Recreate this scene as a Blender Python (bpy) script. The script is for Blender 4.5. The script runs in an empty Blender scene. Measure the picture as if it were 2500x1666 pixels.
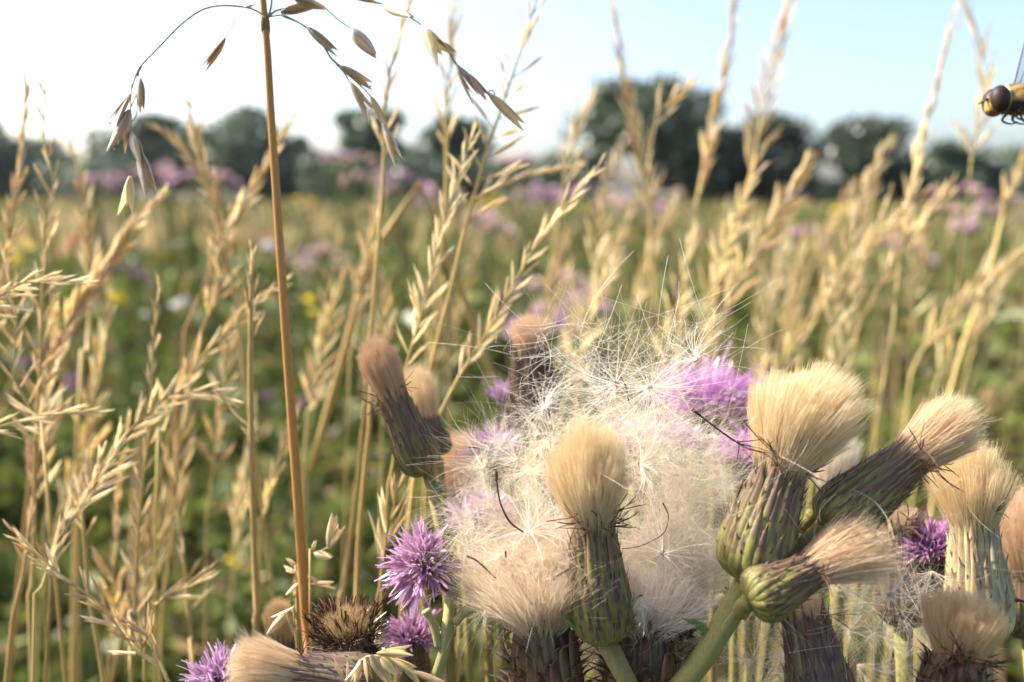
import bpy, math, random
import numpy as np
from mathutils import Vector, Matrix

# ------------------------------------------------------------------ camera, sky, sun, exposure
S = bpy.context.scene
COL = S.collection
FPX, CX, CY = 1962.0, 1250.0, 833.0          # focal length and centre in photograph pixels
PITCH = math.radians(10.5)
CAMZ = 0.85
cam_d = bpy.data.cameras.new('camera')
cam = bpy.data.objects.new('camera', cam_d)
COL.objects.link(cam)
cam.location = (0, 0, CAMZ)
cam.rotation_euler = (math.pi / 2 - PITCH, 0, 0)
cam_d.sensor_width = 36.0
cam_d.lens = 36.0 * FPX / 2500.0
cam_d.clip_start = 0.005
cam_d.clip_end = 8000.0
cam_d.dof.use_dof = True
cam_d.dof.focus_distance = 0.1165
cam_d.dof.aperture_fstop = 13.0
S.camera = cam

SUN_AZ = math.radians(-70)      # from the view direction, negative to the left
SUN_EL = math.radians(43)
world = bpy.data.worlds.new('World')
S.world = world
world.use_nodes = True
wn = world.node_tree.nodes
sky = wn.new('ShaderNodeTexSky')
sky.sky_type = 'NISHITA'
sky.sun_disc = False
sky.sun_elevation = SUN_EL
sky.sun_rotation = SUN_AZ
sky.air_density = 0.85
sky.dust_density = 3.2
sky.ozone_density = 1.6
bg = wn['Background']
bg.inputs['Strength'].default_value = 0.15
world.node_tree.links.new(sky.outputs[0], bg.inputs[0])

sun_d = bpy.data.lights.new('sun', 'SUN')
sun_d.energy = 5.0
sun_d.angle = math.radians(0.6)
sun_d.color = (1.0, 0.92, 0.80)
sun = bpy.data.objects.new('sun', sun_d)
COL.objects.link(sun)
sd = Vector((math.sin(SUN_AZ) * math.cos(SUN_EL), math.cos(SUN_AZ) * math.cos(SUN_EL), math.sin(SUN_EL)))
sun.rotation_euler = sd.to_track_quat('Z', 'Y').to_euler()
sun.location = (-3, 1, 5)

S.view_settings.view_transform = 'Standard'
S.view_settings.look = 'None'
S.view_settings.exposure = 1.3
S.view_settings.gamma = 1.0
S.render.engine = 'CYCLES'
S.cycles.use_denoising = True
S.cycles.max_bounces = 12
S.cycles.diffuse_bounces = 6
S.cycles.glossy_bounces = 3
S.cycles.transmission_bounces = 8
S.cycles.transparent_max_bounces = 8

rnd = random.Random(7)
R = np.random.RandomState(11)
CAM = np.array([0.0, 0.0, CAMZ])
FWD = np.array([0.0, math.cos(PITCH), -math.sin(PITCH)])
UP = np.array([0.0, math.sin(PITCH), math.cos(PITCH)])
RT = np.array([1.0, 0.0, 0.0])


def at(px, py, d):
    """World point seen at photograph pixel (px, py), d metres in front of the camera."""
    return CAM + d * (FWD + (px - CX) / FPX * RT - (py - CY) / FPX * UP)


def mm(px, d):
    return px * d / FPX


# ------------------------------------------------------------------ materials
def new_mat(name):
    m = bpy.data.materials.new(name)
    m.use_nodes = True
    nt = m.node_tree
    nt.nodes.clear()
    return m, nt, nt.nodes, nt.links


def leafy(name, col, trans=0.35, rough=0.55, spec=0.25, noise=0.25, nscale=300.0, rand=0.25, attr=True, tcol=None, stretch=None):
    """Thin plant tissue: diffuse and translucent with a light gloss; pigment varies by vertex, grain and object."""
    m, nt, N, L = new_mat(name)
    out = N.new('ShaderNodeOutputMaterial')
    base = N.new('ShaderNodeRGB')
    base.outputs[0].default_value = (*col, 1)
    c = base.outputs[0]
    if attr:
        a = N.new('ShaderNodeAttribute')
        a.attribute_name = 'Col'
        mx = N.new('ShaderNodeMix'); mx.data_type = 'RGBA'; mx.blend_type = 'MULTIPLY'
        mx.inputs[0].default_value = 1
        L.new(c, mx.inputs[6]); L.new(a.outputs['Color'], mx.inputs[7])
        c = mx.outputs[2]
    tc = N.new('ShaderNodeTexCoord')
    nz = N.new('ShaderNodeTexNoise')
    nz.inputs['Scale'].default_value = nscale
    nz.inputs['Detail'].default_value = 4
    if stretch:
        mp = N.new('ShaderNodeMapping')
        mp.inputs['Scale'].default_value = stretch
        L.new(tc.outputs['Object'], mp.inputs[0]); L.new(mp.outputs[0], nz.inputs['Vector'])
    else:
        L.new(tc.outputs['Object'], nz.inputs['Vector'])
    oi = N.new('ShaderNodeObjectInfo')
    # value multiplier = 1 + noise*(n-.5)*2 + rand*(r-.5)*2
    m1 = N.new('ShaderNodeMath'); m1.operation = 'MULTIPLY_ADD'
    L.new(nz.outputs['Fac'], m1.inputs[0]); m1.inputs[1].default_value = 4 * noise; m1.inputs[2].default_value = 1 - 2 * noise
    m2 = N.new('ShaderNodeMath'); m2.operation = 'MULTIPLY_ADD'
    L.new(oi.outputs['Random'], m2.inputs[0]); m2.inputs[1].default_value = 2 * rand; m2.inputs[2].default_value = -rand
    m3 = N.new('ShaderNodeMath'); m3.operation = 'ADD'
    L.new(m1.outputs[0], m3.inputs[0]); L.new(m2.outputs[0], m3.inputs[1])
    hs = N.new('ShaderNodeHueSaturation')
    L.new(c, hs.inputs['Color']); L.new(m3.outputs[0], hs.inputs['Value'])
    m4 = N.new('ShaderNodeMath'); m4.operation = 'MULTIPLY_ADD'
    L.new(oi.outputs['Random'], m4.inputs[0]); m4.inputs[1].default_value = 0.03; m4.inputs[2].default_value = 0.485
    L.new(m4.outputs[0], hs.inputs['Hue'])
    c = hs.outputs[0]
    d = N.new('ShaderNodeBsdfDiffuse'); L.new(c, d.inputs[0])
    sh = d.outputs[0]
    if trans > 0:
        t = N.new('ShaderNodeBsdfTranslucent')
        if tcol:
            mt = N.new('ShaderNodeMix'); mt.data_type = 'RGBA'; mt.blend_type = 'MULTIPLY'; mt.inputs[0].default_value = 1
            mt.inputs[7].default_value = (*tcol, 1)
            L.new(c, mt.inputs[6]); L.new(mt.outputs[2], t.inputs[0])
        else:
            L.new(c, t.inputs[0])
        mix = N.new('ShaderNodeMixShader'); mix.inputs[0].default_value = trans
        L.new(sh, mix.inputs[1]); L.new(t.outputs[0], mix.inputs[2])
        sh = mix.outputs[0]
    if spec > 0:
        g = N.new('ShaderNodeBsdfGlossy'); g.inputs['Roughness'].default_value = rough
        lw = N.new('ShaderNodeFresnel'); lw.inputs[0].default_value = 1.45
        mm_ = N.new('ShaderNodeMath'); mm_.operation = 'MULTIPLY'; mm_.inputs[1].default_value = spec
        L.new(lw.outputs[0], mm_.inputs[0])
        mix = N.new('ShaderNodeMixShader')
        L.new(mm_.outputs[0], mix.inputs[0]); L.new(sh, mix.inputs[1]); L.new(g.outputs[0], mix.inputs[2])
        sh = mix.outputs[0]
    L.new(sh, out.inputs[0])
    return m


MAT = {
    'straw': leafy('straw', (0.70, 0.495, 0.235), 0.38, spec=0.1, nscale=900, noise=0.18, rand=0.22),
    'straw_pale': leafy('straw_pale', (0.82, 0.66, 0.385), 0.42, spec=0.1, nscale=900, noise=0.15, rand=0.18),
    'straw_stem': leafy('straw_stem', (0.47, 0.325, 0.12), 0.10, rough=0.45, spec=0.4, nscale=500, noise=0.16, rand=0.2, stretch=(6, 6, 0.3)),
    'oat_stem': leafy('oat_stem', (0.42, 0.235, 0.055), 0.05, rough=0.42, spec=0.5, nscale=900, noise=0.14, rand=0.0, stretch=(5, 5, 0.12)),
    'oat_husk': leafy('oat_husk', (0.44, 0.31, 0.19), 0.28, rough=0.5, spec=0.25, nscale=1200, noise=0.22, rand=0.12),
    'oat_pale': leafy('oat_pale', (0.62, 0.49, 0.27), 0.40, rough=0.5, spec=0.3, nscale=1200, noise=0.12, rand=0.1),
    'pedicel': leafy('pedicel', (0.26, 0.20, 0.13), 0.0, nscale=900, noise=0.2, rand=0.1, spec=0.5),
    'awn': leafy('awn', (0.50, 0.38, 0.24), 0.1, nscale=900, noise=0.2, rand=0.1, spec=0.5),
    'bract': leafy('bract', (.78, .78, .78), 0.10, rough=0.42, spec=0.6, nscale=2600, noise=0.22, rand=0.14, stretch=(1, 1, 0.25)),
    'core': leafy('core', (0.13, 0.12, 0.05), 0.0, nscale=1500, noise=0.25, rand=0.1),
    'stalk': leafy('stalk', (0.27, 0.225, 0.08), 0.08, rough=0.6, spec=0.12, nscale=1800, noise=0.2, rand=0.1, stretch=(3, 3, 0.4)),
    'pappus': leafy('pappus', (0.76, 0.585, 0.375), 0.30, rough=0.4, spec=0.1, noise=0.08, rand=0.05, nscale=400),
    'fluff': leafy('fluff', (0.82, 0.745, 0.645), 0.42, rough=0.35, spec=0.0, noise=0.05, rand=0.04, nscale=400),
    'floret': leafy('floret', (0.47, 0.27, 0.435), 0.42, rough=0.45, spec=0.3, noise=0.12, rand=0.1, nscale=1500),
    'withered': leafy('withered', (0.085, 0.045, 0.028), 0.0, rough=0.6, spec=0.15, noise=0.25, rand=0.15, nscale=2500),
    'green': leafy('green', (1, 1, 1), 0.30, rough=0.6, spec=0.06, noise=0.2, rand=0.0, nscale=30),
    'meadow_dry': leafy('meadow_dry', (1, 1, 1), 0.35, spec=0.04, noise=0.15, rand=0.0, nscale=20),
    'tree_leaf': leafy('tree_leaf', (0.070, 0.105, 0.060), 0.30, rough=0.5, spec=0.2, noise=0.3, rand=0.25, nscale=0.6),
    'bark': leafy('bark', (0.11, 0.085, 0.06), 0.0, noise=0.3, rand=0.2, nscale=8, attr=False),
    'yellow': leafy('yellow', (0.78, 0.56, 0.02), 0.3, noise=0.1, rand=0.1, nscale=60),
    'red': leafy('red', (0.60, 0.045, 0.02), 0.3, noise=0.1, rand=0.1, nscale=60),
    'white': leafy('white', (0.50, 0.50, 0.46), 0.3, noise=0.05, rand=0.1, nscale=60),
    'far_head': leafy('far_head', (1, 1, 1), 0.3, spec=0.04, noise=0.2, rand=0.18, nscale=120),
}


def ground_mat():
    m, nt, N, L = new_mat('soil_and_turf')
    out = N.new('ShaderNodeOutputMaterial'); b = N.new('ShaderNodeBsdfPrincipled')
    tc = N.new('ShaderNodeTexCoord')
    n1 = N.new('ShaderNodeTexNoise'); n1.inputs['Scale'].default_value = 0.35; n1.inputs['Detail'].default_value = 6
    n2 = N.new('ShaderNodeTexNoise'); n2.inputs['Scale'].default_value = 9; n2.inputs['Detail'].default_value = 8
    L.new(tc.outputs['Object'], n1.inputs[0]); L.new(tc.outputs['Object'], n2.inputs[0])
    r = N.new('ShaderNodeValToRGB')
    r.color_ramp.elements[0].position = 0.35; r.color_ramp.elements[0].color = (0.030, 0.040, 0.014, 1)
    r.color_ramp.elements[1].position = 0.65; r.color_ramp.elements[1].color = (0.085, 0.070, 0.034, 1)
    mx = N.new('ShaderNodeMix'); mx.data_type = 'FLOAT'; mx.inputs[0].default_value = 0.4
    L.new(n1.outputs[0], mx.inputs[2]); L.new(n2.outputs[0], mx.inputs[3]); L.new(mx.outputs[0], r.inputs[0])
    L.new(r.outputs[0], b.inputs['Base Color']); b.inputs['Roughness'].default_value = 0.95
    bp = N.new('ShaderNodeBump'); bp.inputs['Strength'].default_value = 0.7
    L.new(n2.outputs[0], bp.inputs['Height']); L.new(bp.outputs[0], b.inputs['Normal'])
    L.new(b.outputs[0], out.inputs[0])
    return m


def principled(name, col, rough=0.5, metal=0.0, alpha=1.0, spec=0.5, nscale=800, amt=0.3, attr=False):
    m, nt, N, L = new_mat(name)
    out = N.new('ShaderNodeOutputMaterial'); b = N.new('ShaderNodeBsdfPrincipled')
    tc = N.new('ShaderNodeTexCoord'); nz = N.new('ShaderNodeTexNoise')
    nz.inputs['Scale'].default_value = nscale; nz.inputs['Detail'].default_value = 4
    L.new(tc.outputs['Object'], nz.inputs[0])
    hs = N.new('ShaderNodeHueSaturation')
    if attr:
        a = N.new('ShaderNodeAttribute'); a.attribute_name = 'Col'; L.new(a.outputs['Color'], hs.inputs['Color'])
    else:
        hs.inputs['Color'].default_value = (*col, 1)
    ma = N.new('ShaderNodeMath'); ma.operation = 'MULTIPLY_ADD'
    L.new(nz.outputs['Fac'], ma.inputs[0]); ma.inputs[1].default_value = 2 * amt; ma.inputs[2].default_value = 1 - amt
    L.new(ma.outputs[0], hs.inputs['Value']); L.new(hs.outputs[0], b.inputs['Base Color'])
    b.inputs['Roughness'].default_value = rough; b.inputs['Alpha'].default_value = alpha
    b.inputs['Specular IOR Level'].default_value = spec
    L.new(b.outputs[0], out.inputs[0])
    return m


# ------------------------------------------------------------------ mesh helpers
class B:
    """Collects shapes into one mesh, with a pigment colour for every vertex."""
    def __init__(s):
        s.v, s.q, s.t, s.c, s.n = [], [], [], [], 0

    def add(s, v, q=None, t=None, c=(1, 1, 1)):
        v = np.asarray(v, float).reshape(-1, 3)
        if q is not None and len(q): s.q.append(np.asarray(q, np.int64).reshape(-1, 4) + s.n)
        if t is not None and len(t): s.t.append(np.asarray(t, np.int64).reshape(-1, 3) + s.n)
        c = np.asarray(c, float)
        s.c.append(np.broadcast_to(c, (len(v), 3)) if c.ndim == 1 else c)
        s.v.append(v); s.n += len(v)
        return s

    def mesh(s, name, mat):
        v = np.concatenate(s.v); c = np.concatenate(s.c)
        q = np.concatenate(s.q) if s.q else np.zeros((0, 4), np.int64)
        t = np.concatenate(s.t) if s.t else np.zeros((0, 3), np.int64)
        me = bpy.data.meshes.new(name)
        nl = q.size + t.size
        me.vertices.add(len(v)); me.vertices.foreach_set('co', v.astype(np.float32).ravel())
        me.loops.add(nl); me.loops.foreach_set('vertex_index', np.concatenate([q.ravel(), t.ravel()]).astype(np.int32))
        npoly = len(q) + len(t)
        me.polygons.add(npoly)
        ls = np.concatenate([np.arange(len(q)) * 4, q.size + np.arange(len(t)) * 3]).astype(np.int32)
        me.polygons.foreach_set('loop_start', ls)
        me.polygons.foreach_set('use_smooth', np.ones(npoly, bool))
        a = me.color_attributes.new('Col', 'FLOAT_COLOR', 'POINT')
        a.data.foreach_set('color', np.concatenate([c, np.ones((len(c), 1))], 1).astype(np.float32).ravel())
        me.update(calc_edges=True)
        me.materials.append(MAT[mat] if isinstance(mat, str) else mat)
        return me


def link(name, data=None, parent=None, mat4=None):
    o = bpy.data.objects.new(name, data)
    COL.objects.link(o)
    if parent is not None: o.parent = parent
    if mat4 is not None: o.matrix_local = mat4
    return o


def tag(o, label=None, cat=None, group=None, kind=None):
    if label: o['label'] = label
    if cat: o['category'] = cat
    if group: o['group'] = group
    if kind: o['kind'] = kind
    return o


def empty(name, loc, label, cat, group=None):
    o = link(name, None, None, Matrix.Translation(Vector(loc)))
    o.empty_display_size = 0.01
    return tag(o, label, cat, group, 'thing')


def unit(v):
    v = np.asarray(v, float)
    return v / (np.linalg.norm(v, axis=-1, keepdims=True) + 1e-12)


def crom(pts, n):
    p = np.asarray(pts, float)
    if len(p) == 2: return p[0] + np.linspace(0, 1, n)[:, None] * (p[1] - p[0])
    p = np.concatenate([[2 * p[0] - p[1]], p, [2 * p[-1] - p[-2]]])
    k = len(p) - 3
    ln = np.linalg.norm(np.diff(p[1:-1], axis=0), axis=1); cum = np.concatenate([[0], np.cumsum(ln)])
    u = np.interp(np.linspace(0, cum[-1], n), cum, np.arange(k + 1))
    i = np.minimum(u.astype(int), k - 1); f = (u - i)[:, None]
    a, b, c, d = p[i], p[i + 1], p[i + 2], p[i + 3]
    return 0.5 * (2 * b + (c - a) * f + (2 * a - 5 * b + 4 * c - d) * f ** 2 + (3 * b - a - 3 * c + d) * f ** 3)


def tube(pts, rad, sides=6):
    p = np.asarray(pts, float); n = len(p)
    rad = np.broadcast_to(np.asarray(rad, float), (n,))
    tg = unit(np.gradient(p, axis=0))
    ref = np.array([0.0, 0, 1]) if abs(tg[0][2]) < 0.8 else np.array([1.0, 0, 0])
    u = unit(np.cross(tg[0], ref)); us = []
    for k in range(n):
        u = unit(u - tg[k] * np.dot(u, tg[k])); us.append(u)
    us = np.array(us); ws = np.cross(tg, us)
    a = np.arange(sides) * 2 * math.pi / sides
    v = p[:, None] + rad[:, None, None] * (np.cos(a)[None, :, None] * us[:, None] + np.sin(a)[None, :, None] * ws[:, None])
    v = v.reshape(-1, 3)
    i = np.arange(n - 1)[:, None] * sides; j = np.arange(sides)[None]; j2 = (j + 1) % sides
    q = np.stack([i + j, i + j2, i + sides + j2, i + sides + j], -1).reshape(-1, 4)
    v = np.concatenate([v, p[:1], p[-1:]])
    m = n * sides
    jj = np.arange(sides)
    t = np.concatenate([np.stack([(jj + 1) % sides, jj, np.full(sides, m)], -1),
                        np.stack([(n - 1) * sides + jj, (n - 1) * sides + (jj + 1) % sides, np.full(sides, m + 1)], -1)])
    return v, q, t


def ribbons(P, W, rng=R, side=None):
    """Many hairs at once: P (n, k, 3) points, W (n, k) widths."""
    n, k, _ = P.shape
    tg = unit(P[:, -1] - P[:, 0])
    if side is None: side = unit(np.cross(tg, rng.normal(size=(n, 3))))
    W = np.broadcast_to(W, (n, k))
    v = np.stack([P - side[:, None] * W[..., None] / 2, P + side[:, None] * W[..., None] / 2], 2).reshape(-1, 3)
    b = (np.arange(n) * k * 2)[:, None] + (np.arange(k - 1) * 2)[None]
    q = np.stack([b, b + 1, b + 3, b + 2], -1).reshape(-1, 4)
    return v, q


def cup(L, W, deep, opening=0.0, na=5, nl=7, lean=0.0, sharp=1.0, back=0.0):
    """A husk: boat-shaped blade along +z, hollow side to -y, closed at both ends."""
    s = np.linspace(0, 1, nl)[:, None]; a = np.linspace(-1, 1, na)[None]
    w = W / 2 * (np.sin(math.pi * np.clip(s, 0.02, 1) ** 0.72) ** (0.85 * sharp) + 0.02)
    x = w * np.sin(a * 1.35)
    y = deep * w * (np.cos(a * 1.35) - 0.2) + opening * L * s ** 2
    z = L * (s + back * 0) + 0 * a
    x = x + lean * L * s ** 2
    v = np.stack([x, y + 0 * a, z], -1).reshape(-1, 3)
    i = np.arange(nl - 1)[:, None] * na + np.arange(na - 1)[None]
    q = np.stack([i, i + 1, i + na + 1, i + na], -1).reshape(-1, 4)
    return v, q, np.repeat(s, na, 1).ravel(), np.repeat(a, nl, 0).ravel()


def rotz(v, ang):
    c, s = math.cos(ang), math.sin(ang)
    return np.stack([v[:, 0] * c - v[:, 1] * s, v[:, 0] * s + v[:, 1] * c, v[:, 2]], -1)


def frame(origin, axis, roll=0.0, toward=None, scale=(1, 1, 1)):
    """Matrix with +z along axis; +y turned towards `toward` when given."""
    z = Vector(axis).normalized()
    t = Vector(toward) if toward is not None else (Vector((0, 0, 1)) if abs(z.z) < 0.9 else Vector((1, 0, 0)))
    y = (t - z * t.dot(z)).normalized(); x = y.cross(z)
    m = Matrix(((x.x, y.x, z.x), (x.y, y.y, z.y), (x.z, y.z, z.z))).to_4x4()
    m = m @ Matrix.Rotation(roll, 4, 'Z') @ Matrix.Diagonal((*scale, 1))
    m.translation = Vector(origin)
    return m


def to_ground(pts, sway=0.02):
    """Continue a stem from its last point down to the soil."""
    p = [np.asarray(x, float) for x in pts]
    last = p[-1]; d = unit(p[-1] - p[-2])
    if d[2] > -0.5: d = unit(d * 0.5 + np.array([0, 0, -0.8]))
    z = last[2]; x = last.copy()
    for k in range(4):
        d = unit(d * 0.6 + np.array([0, 0.03, -0.5])); x = x + d * (z / 4.0) / max(0.3, -d[2]); p.append(x.copy())
    p[-1][2] = -0.01
    return p


# ------------------------------------------------------------------ ground
def sheet():
    b = B(); n = 60
    r = np.concatenate([[0], np.geomspace(0.3, 3500, n)]); a = np.linspace(0, 2 * math.pi, 65)[:-1]
    x = r[:, None] * np.cos(a); y = r[:, None] * np.sin(a)
    z = 0.03 * np.sin(x * 1.7 + 0.4) * np.cos(y * 1.3) * np.exp(-r[:, None] / 30) - 0.03
    v = np.stack([x, y, z + 0 * x], -1).reshape(-1, 3)
    i = np.arange(n)[:, None] * 64; j = np.arange(64)[None]; j2 = (j + 1) % 64
    q = np.stack([i + j, i + 64 + j, i + 64 + j2, i + j2], -1).reshape(-1, 4)
    b.add(v, q)
    o = link('ground', b.mesh('ground', ground_mat())); tag(o, kind='structure')


sheet()


# ------------------------------------------------------------------ trees beyond the meadow
def tree(px, top, halfw, D, label, seed, name='field_tree', squat=1.0):
    rg = np.random.RandomState(seed)
    base = at(px, 469, D); base[2] = -0.05
    H = at(px, 469 - (469 - top) * 1.04, D)[2]; Wd = (1.3 if px < 800 else 1.0 if px > 1650 else 1.15) * halfw * D / FPX
    e = empty(name, base, label, 'tree' if name != 'hedge_shrub' else 'shrub', 'trees along the far edge of the meadow')
    tb = B()
    th = H * 0.9
    tr = crom([(0, 0, 0), (0.05 * Wd, 0.04 * Wd, th * 0.3), (-0.05 * Wd, 0, th * 0.65), (0.03 * Wd, 0, th)], 9)
    tb.add(*tube(tr, np.linspace(H * 0.03, H * 0.006, 9), 7))
    # limbs and clump centres
    cl = []
    for k in range(16):
        s = rg.uniform(0.14, 0.95); a = k * 2.4 + rg.uniform(-.4, .4)
        p0 = np.array([np.interp(s, np.linspace(0, 1, 9), tr[:, i]) for i in range(3)])
        reach = Wd * math.sqrt(max(0.05, 1 - ((s - 0.45) / 0.62) ** 2)) * rg.uniform(0.55, 0.85)
        p1 = p0 + np.array([math.cos(a) * reach, math.sin(a) * reach, H * rg.uniform(0.02, 0.10)])
        tb.add(*tube(crom([p0, (p0 + p1) / 2 + [0, 0, -0.02 * H], p1], 5), np.linspace(H * 0.010, H * 0.003, 5), 5))
        cl.append((p1, reach * 0.62 + 0.16 * Wd)); cl.append(((p0 + p1) / 2, reach * 0.5 + 0.14 * Wd))
    cl.append((np.array([0.02 * Wd, 0, H * 0.90]), 0.3 * Wd)); cl.append((np.array([-0.1 * Wd, 0, H * 0.8]), 0.45 * Wd))
    o = link('trunk', tb.mesh('trunk', 'bark'), e)
    cb = B(); P = []
    for c, r in cl:
        n = 190
        d = unit(rg.normal(size=(n, 3))) * r * rg.uniform(0.25, 1.0, (n, 1)) ** 0.45
        d[:, 2] *= 0.62
        P.append(c + d)
    P = np.concatenate(P); P = P[(P[:, 2] > 0.02 * H) & (P[:, 2] < H * 1.03)]
    n = len(P); sz = rg.uniform(0.03, 0.06, (n, 1)) * H
    u = unit(rg.normal(size=(n, 3))); w = unit(np.cross(u, rg.normal(size=(n, 3)))); nn = np.cross(u, w)
    v = np.stack([P - u * sz, P + w * sz * 0.55 + nn * sz * 0.12, P + u * sz, P - w * sz * 0.55 + nn * sz * 0.12], 1)
    q = np.arange(n * 4).reshape(n, 4)
    tint = rg.uniform(0.7, 1.35, (n, 1)) * np.array([[1, 1, 1.0]])
    cb.add(v.reshape(-1, 3), q, c=np.repeat(tint, 4, 0))
    link('crown', cb.mesh('crown', 'tree_leaf'), e)


TREES = [
    (-20, 296, 95, 62, 'dark tree cut by the frame edge, outermost of the tree line'),
    (120, 345, 110, 66, 'low dark tree second from the frame edge, behind the golden ears'),
    (365, 292, 85, 64, 'rounded dark tree behind the drooping oat spikelets'),
    (500, 318, 80, 64, 'dark tree just beside the tall crown crossed by the oat stem'),
    (625, 268, 105, 60, 'tall dark round-topped tree crossed by the sharp oat stem'),
    (735, 335, 60, 58, 'narrow dark tree just beyond the tall one behind the oat stem'),
    (915, 262, 75, 48, 'slim dark tree behind the hanging oat spikelet with a long awn'),
    (1120, 300, 85, 46, 'dark tree in the middle of the tree line, behind upright ears'),
    (1590, 218, 150, 40, 'largest and tallest dark green tree on the tree line'),
    (1860, 300, 120, 40, 'dark green tree adjoining the largest one, sloping down to a gap of sky'),
    (2110, 285, 100, 38, 'lone dark bushy tree standing after the gap of sky'),
    (2310, 352, 85, 40, 'low dark tree below the hoverfly'),
    (2540, 350, 90, 42, 'low tree at the frame edge behind pale grass plumes'),
]
for k, (px, top, hw, D, lab) in enumerate(TREES):
    tree(px, top, hw, D, lab, 100 + k)
SHR = [(250, 395, 90, 58), (820, 380, 90, 46), (1010, 385, 80, 44), (1260, 398, 90, 42), (1400, 372, 80, 40), (1735, 330, 70, 39), (1990, 432, 60, 38), (2230, 425, 50, 38), (2420, 400, 80, 40)]
SHL = ['low dark shrub in the dip of the tree line behind pink thistles', 'low shrub between the two dark trees behind the hanging oat awn',
       'low dark shrub between two upright blurred ears', 'low shrub in the pale gap beside the large tree',
       'shrub against the foot of the largest tree', 'dark shrub between the largest tree and its sloping neighbour',
       'low shrub filling the gap of sky before the lone tree', 'small shrub between the lone tree and the low tree',
       'low shrub under the hoverfly near the frame edge']
for k, (px, top, hw, D) in enumerate(SHR):
    tree(px, top, hw, D, SHL[k], 200 + k, 'hedge_shrub')

# ------------------------------------------------------------------ meadow: uncountable leaves and dry grass
def vnoise(x, y, s, seed=0):
    return (np.sin(x * s * 1.3 + seed) * np.cos(y * s * 1.1 + seed * 2.1) + 0.6 * np.sin(x * s * 2.7 + y * s * 1.9 + seed * 3.3)
            + 0.4 * np.cos(y * s * 4.3 - x * s * 3.7 + seed)) / 2.0


def wedge(n, r0, r1, rg, half=0.95, power=1.0):
    r = np.exp(rg.uniform(math.log(r0), math.log(r1), n)) if power == 1.0 else r0 + (r1 - r0) * rg.uniform(0, 1, n) ** power
    a = rg.uniform(-half, half, n)
    return r * np.sin(a), r * np.cos(a), r


def meadow_leaves():
    rg = np.random.RandomState(5)
    b = B()
    for n, r0, r1, s0, s1, hgt in ((110000, 0.55, 3.2, 0.010, 0.026, 0.44), (80000, 2.6, 14, 0.02, 0.07, 0.44), (50000, 10, 70, 0.06, 0.22, 0.40)):
        x, y, r = wedge(n, r0, r1, rg)
        clump = vnoise(x, y, 3.0, 1.0)
        top = hgt * (0.72 + 0.30 * clump) * np.where(r < 1.0, 0.85, 1.0)
        z = np.maximum(0.01, top * rg.uniform(0, 1, n) ** 0.55)
        P = np.stack([x, y, z], -1)
        sz = rg.uniform(s0, s1, (n, 1)) * np.clip(r / r0, 1, 3)[:, None] ** 0.5
        u = unit(rg.normal(size=(n, 3)) * [1, 1, 0.9] + [0, 0, 0.45]); w = unit(np.cross(u, rg.normal(size=(n, 3))))
        nn = np.cross(u, w)
        wd = rg.uniform(0.22, 0.5, (n, 1))
        v = np.stack([P - u * sz, P + w * sz * wd + nn * sz * 0.2, P + u * sz + nn * sz * -0.2, P - w * sz * wd + nn * sz * 0.2], 1)
        g = np.array([0.094, 0.140, 0.029]); g2 = np.array([0.150, 0.168, 0.046]); br = np.array([0.24, 0.17, 0.080])
        k = rg.uniform(0, 1, (n, 1))
        dry = np.clip(0.08 + 0.06 * (x / (0.5 + r) > 0.12) + 0.16 * np.clip((r - 3) / 10, 0, 1) + 0.14 * vnoise(x, y, 1.1, 4.0), 0, 0.85)
        isdry = (rg.uniform(0, 1, n) < dry)[:, None]
        c = np.where(isdry, br * rg.uniform(0.6, 1.4, (n, 1)), (g * (1 - k) + g2 * k) * rg.uniform(0.65, 1.3, (n, 1)))
        b.add(v.reshape(-1, 3), np.arange(n * 4).reshape(n, 4), c=np.repeat(c, 4, 0))
    n = 36000      # the meadow goes on beside and behind the camera
    x, y, r = wedge(n, 0.6, 12, rg, half=2.19); x, y = -x, -y
    P = np.stack([x, y, 0.40 * rg.uniform(0, 1, n) ** 0.55 * (0.8 + .25 * vnoise(x, y, 3.0, 1.0))], -1)
    sz = rg.uniform(0.02, 0.05, (n, 1)) * np.clip(r / 1.0, 1, 6)[:, None] ** 0.6
    u = unit(rg.normal(size=(n, 3)) + [0, 0, 0.45]); w = unit(np.cross(u, rg.normal(size=(n, 3))))
    v = np.stack([P - u * sz, P + w * sz * .4, P + u * sz, P - w * sz * .4], 1)
    c = np.array([0.10, 0.15, 0.03]) * rg.uniform(.6, 1.4, (n, 1))
    b.add(v.reshape(-1, 3), np.arange(n * 4).reshape(n, 4), c=np.repeat(c, 4, 0))
    o = link('meadow_foliage', b.mesh('meadow_foliage', 'green'))
    tag(o, 'low green leafy growth covering the meadow floor', 'foliage', kind='stuff')


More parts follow.
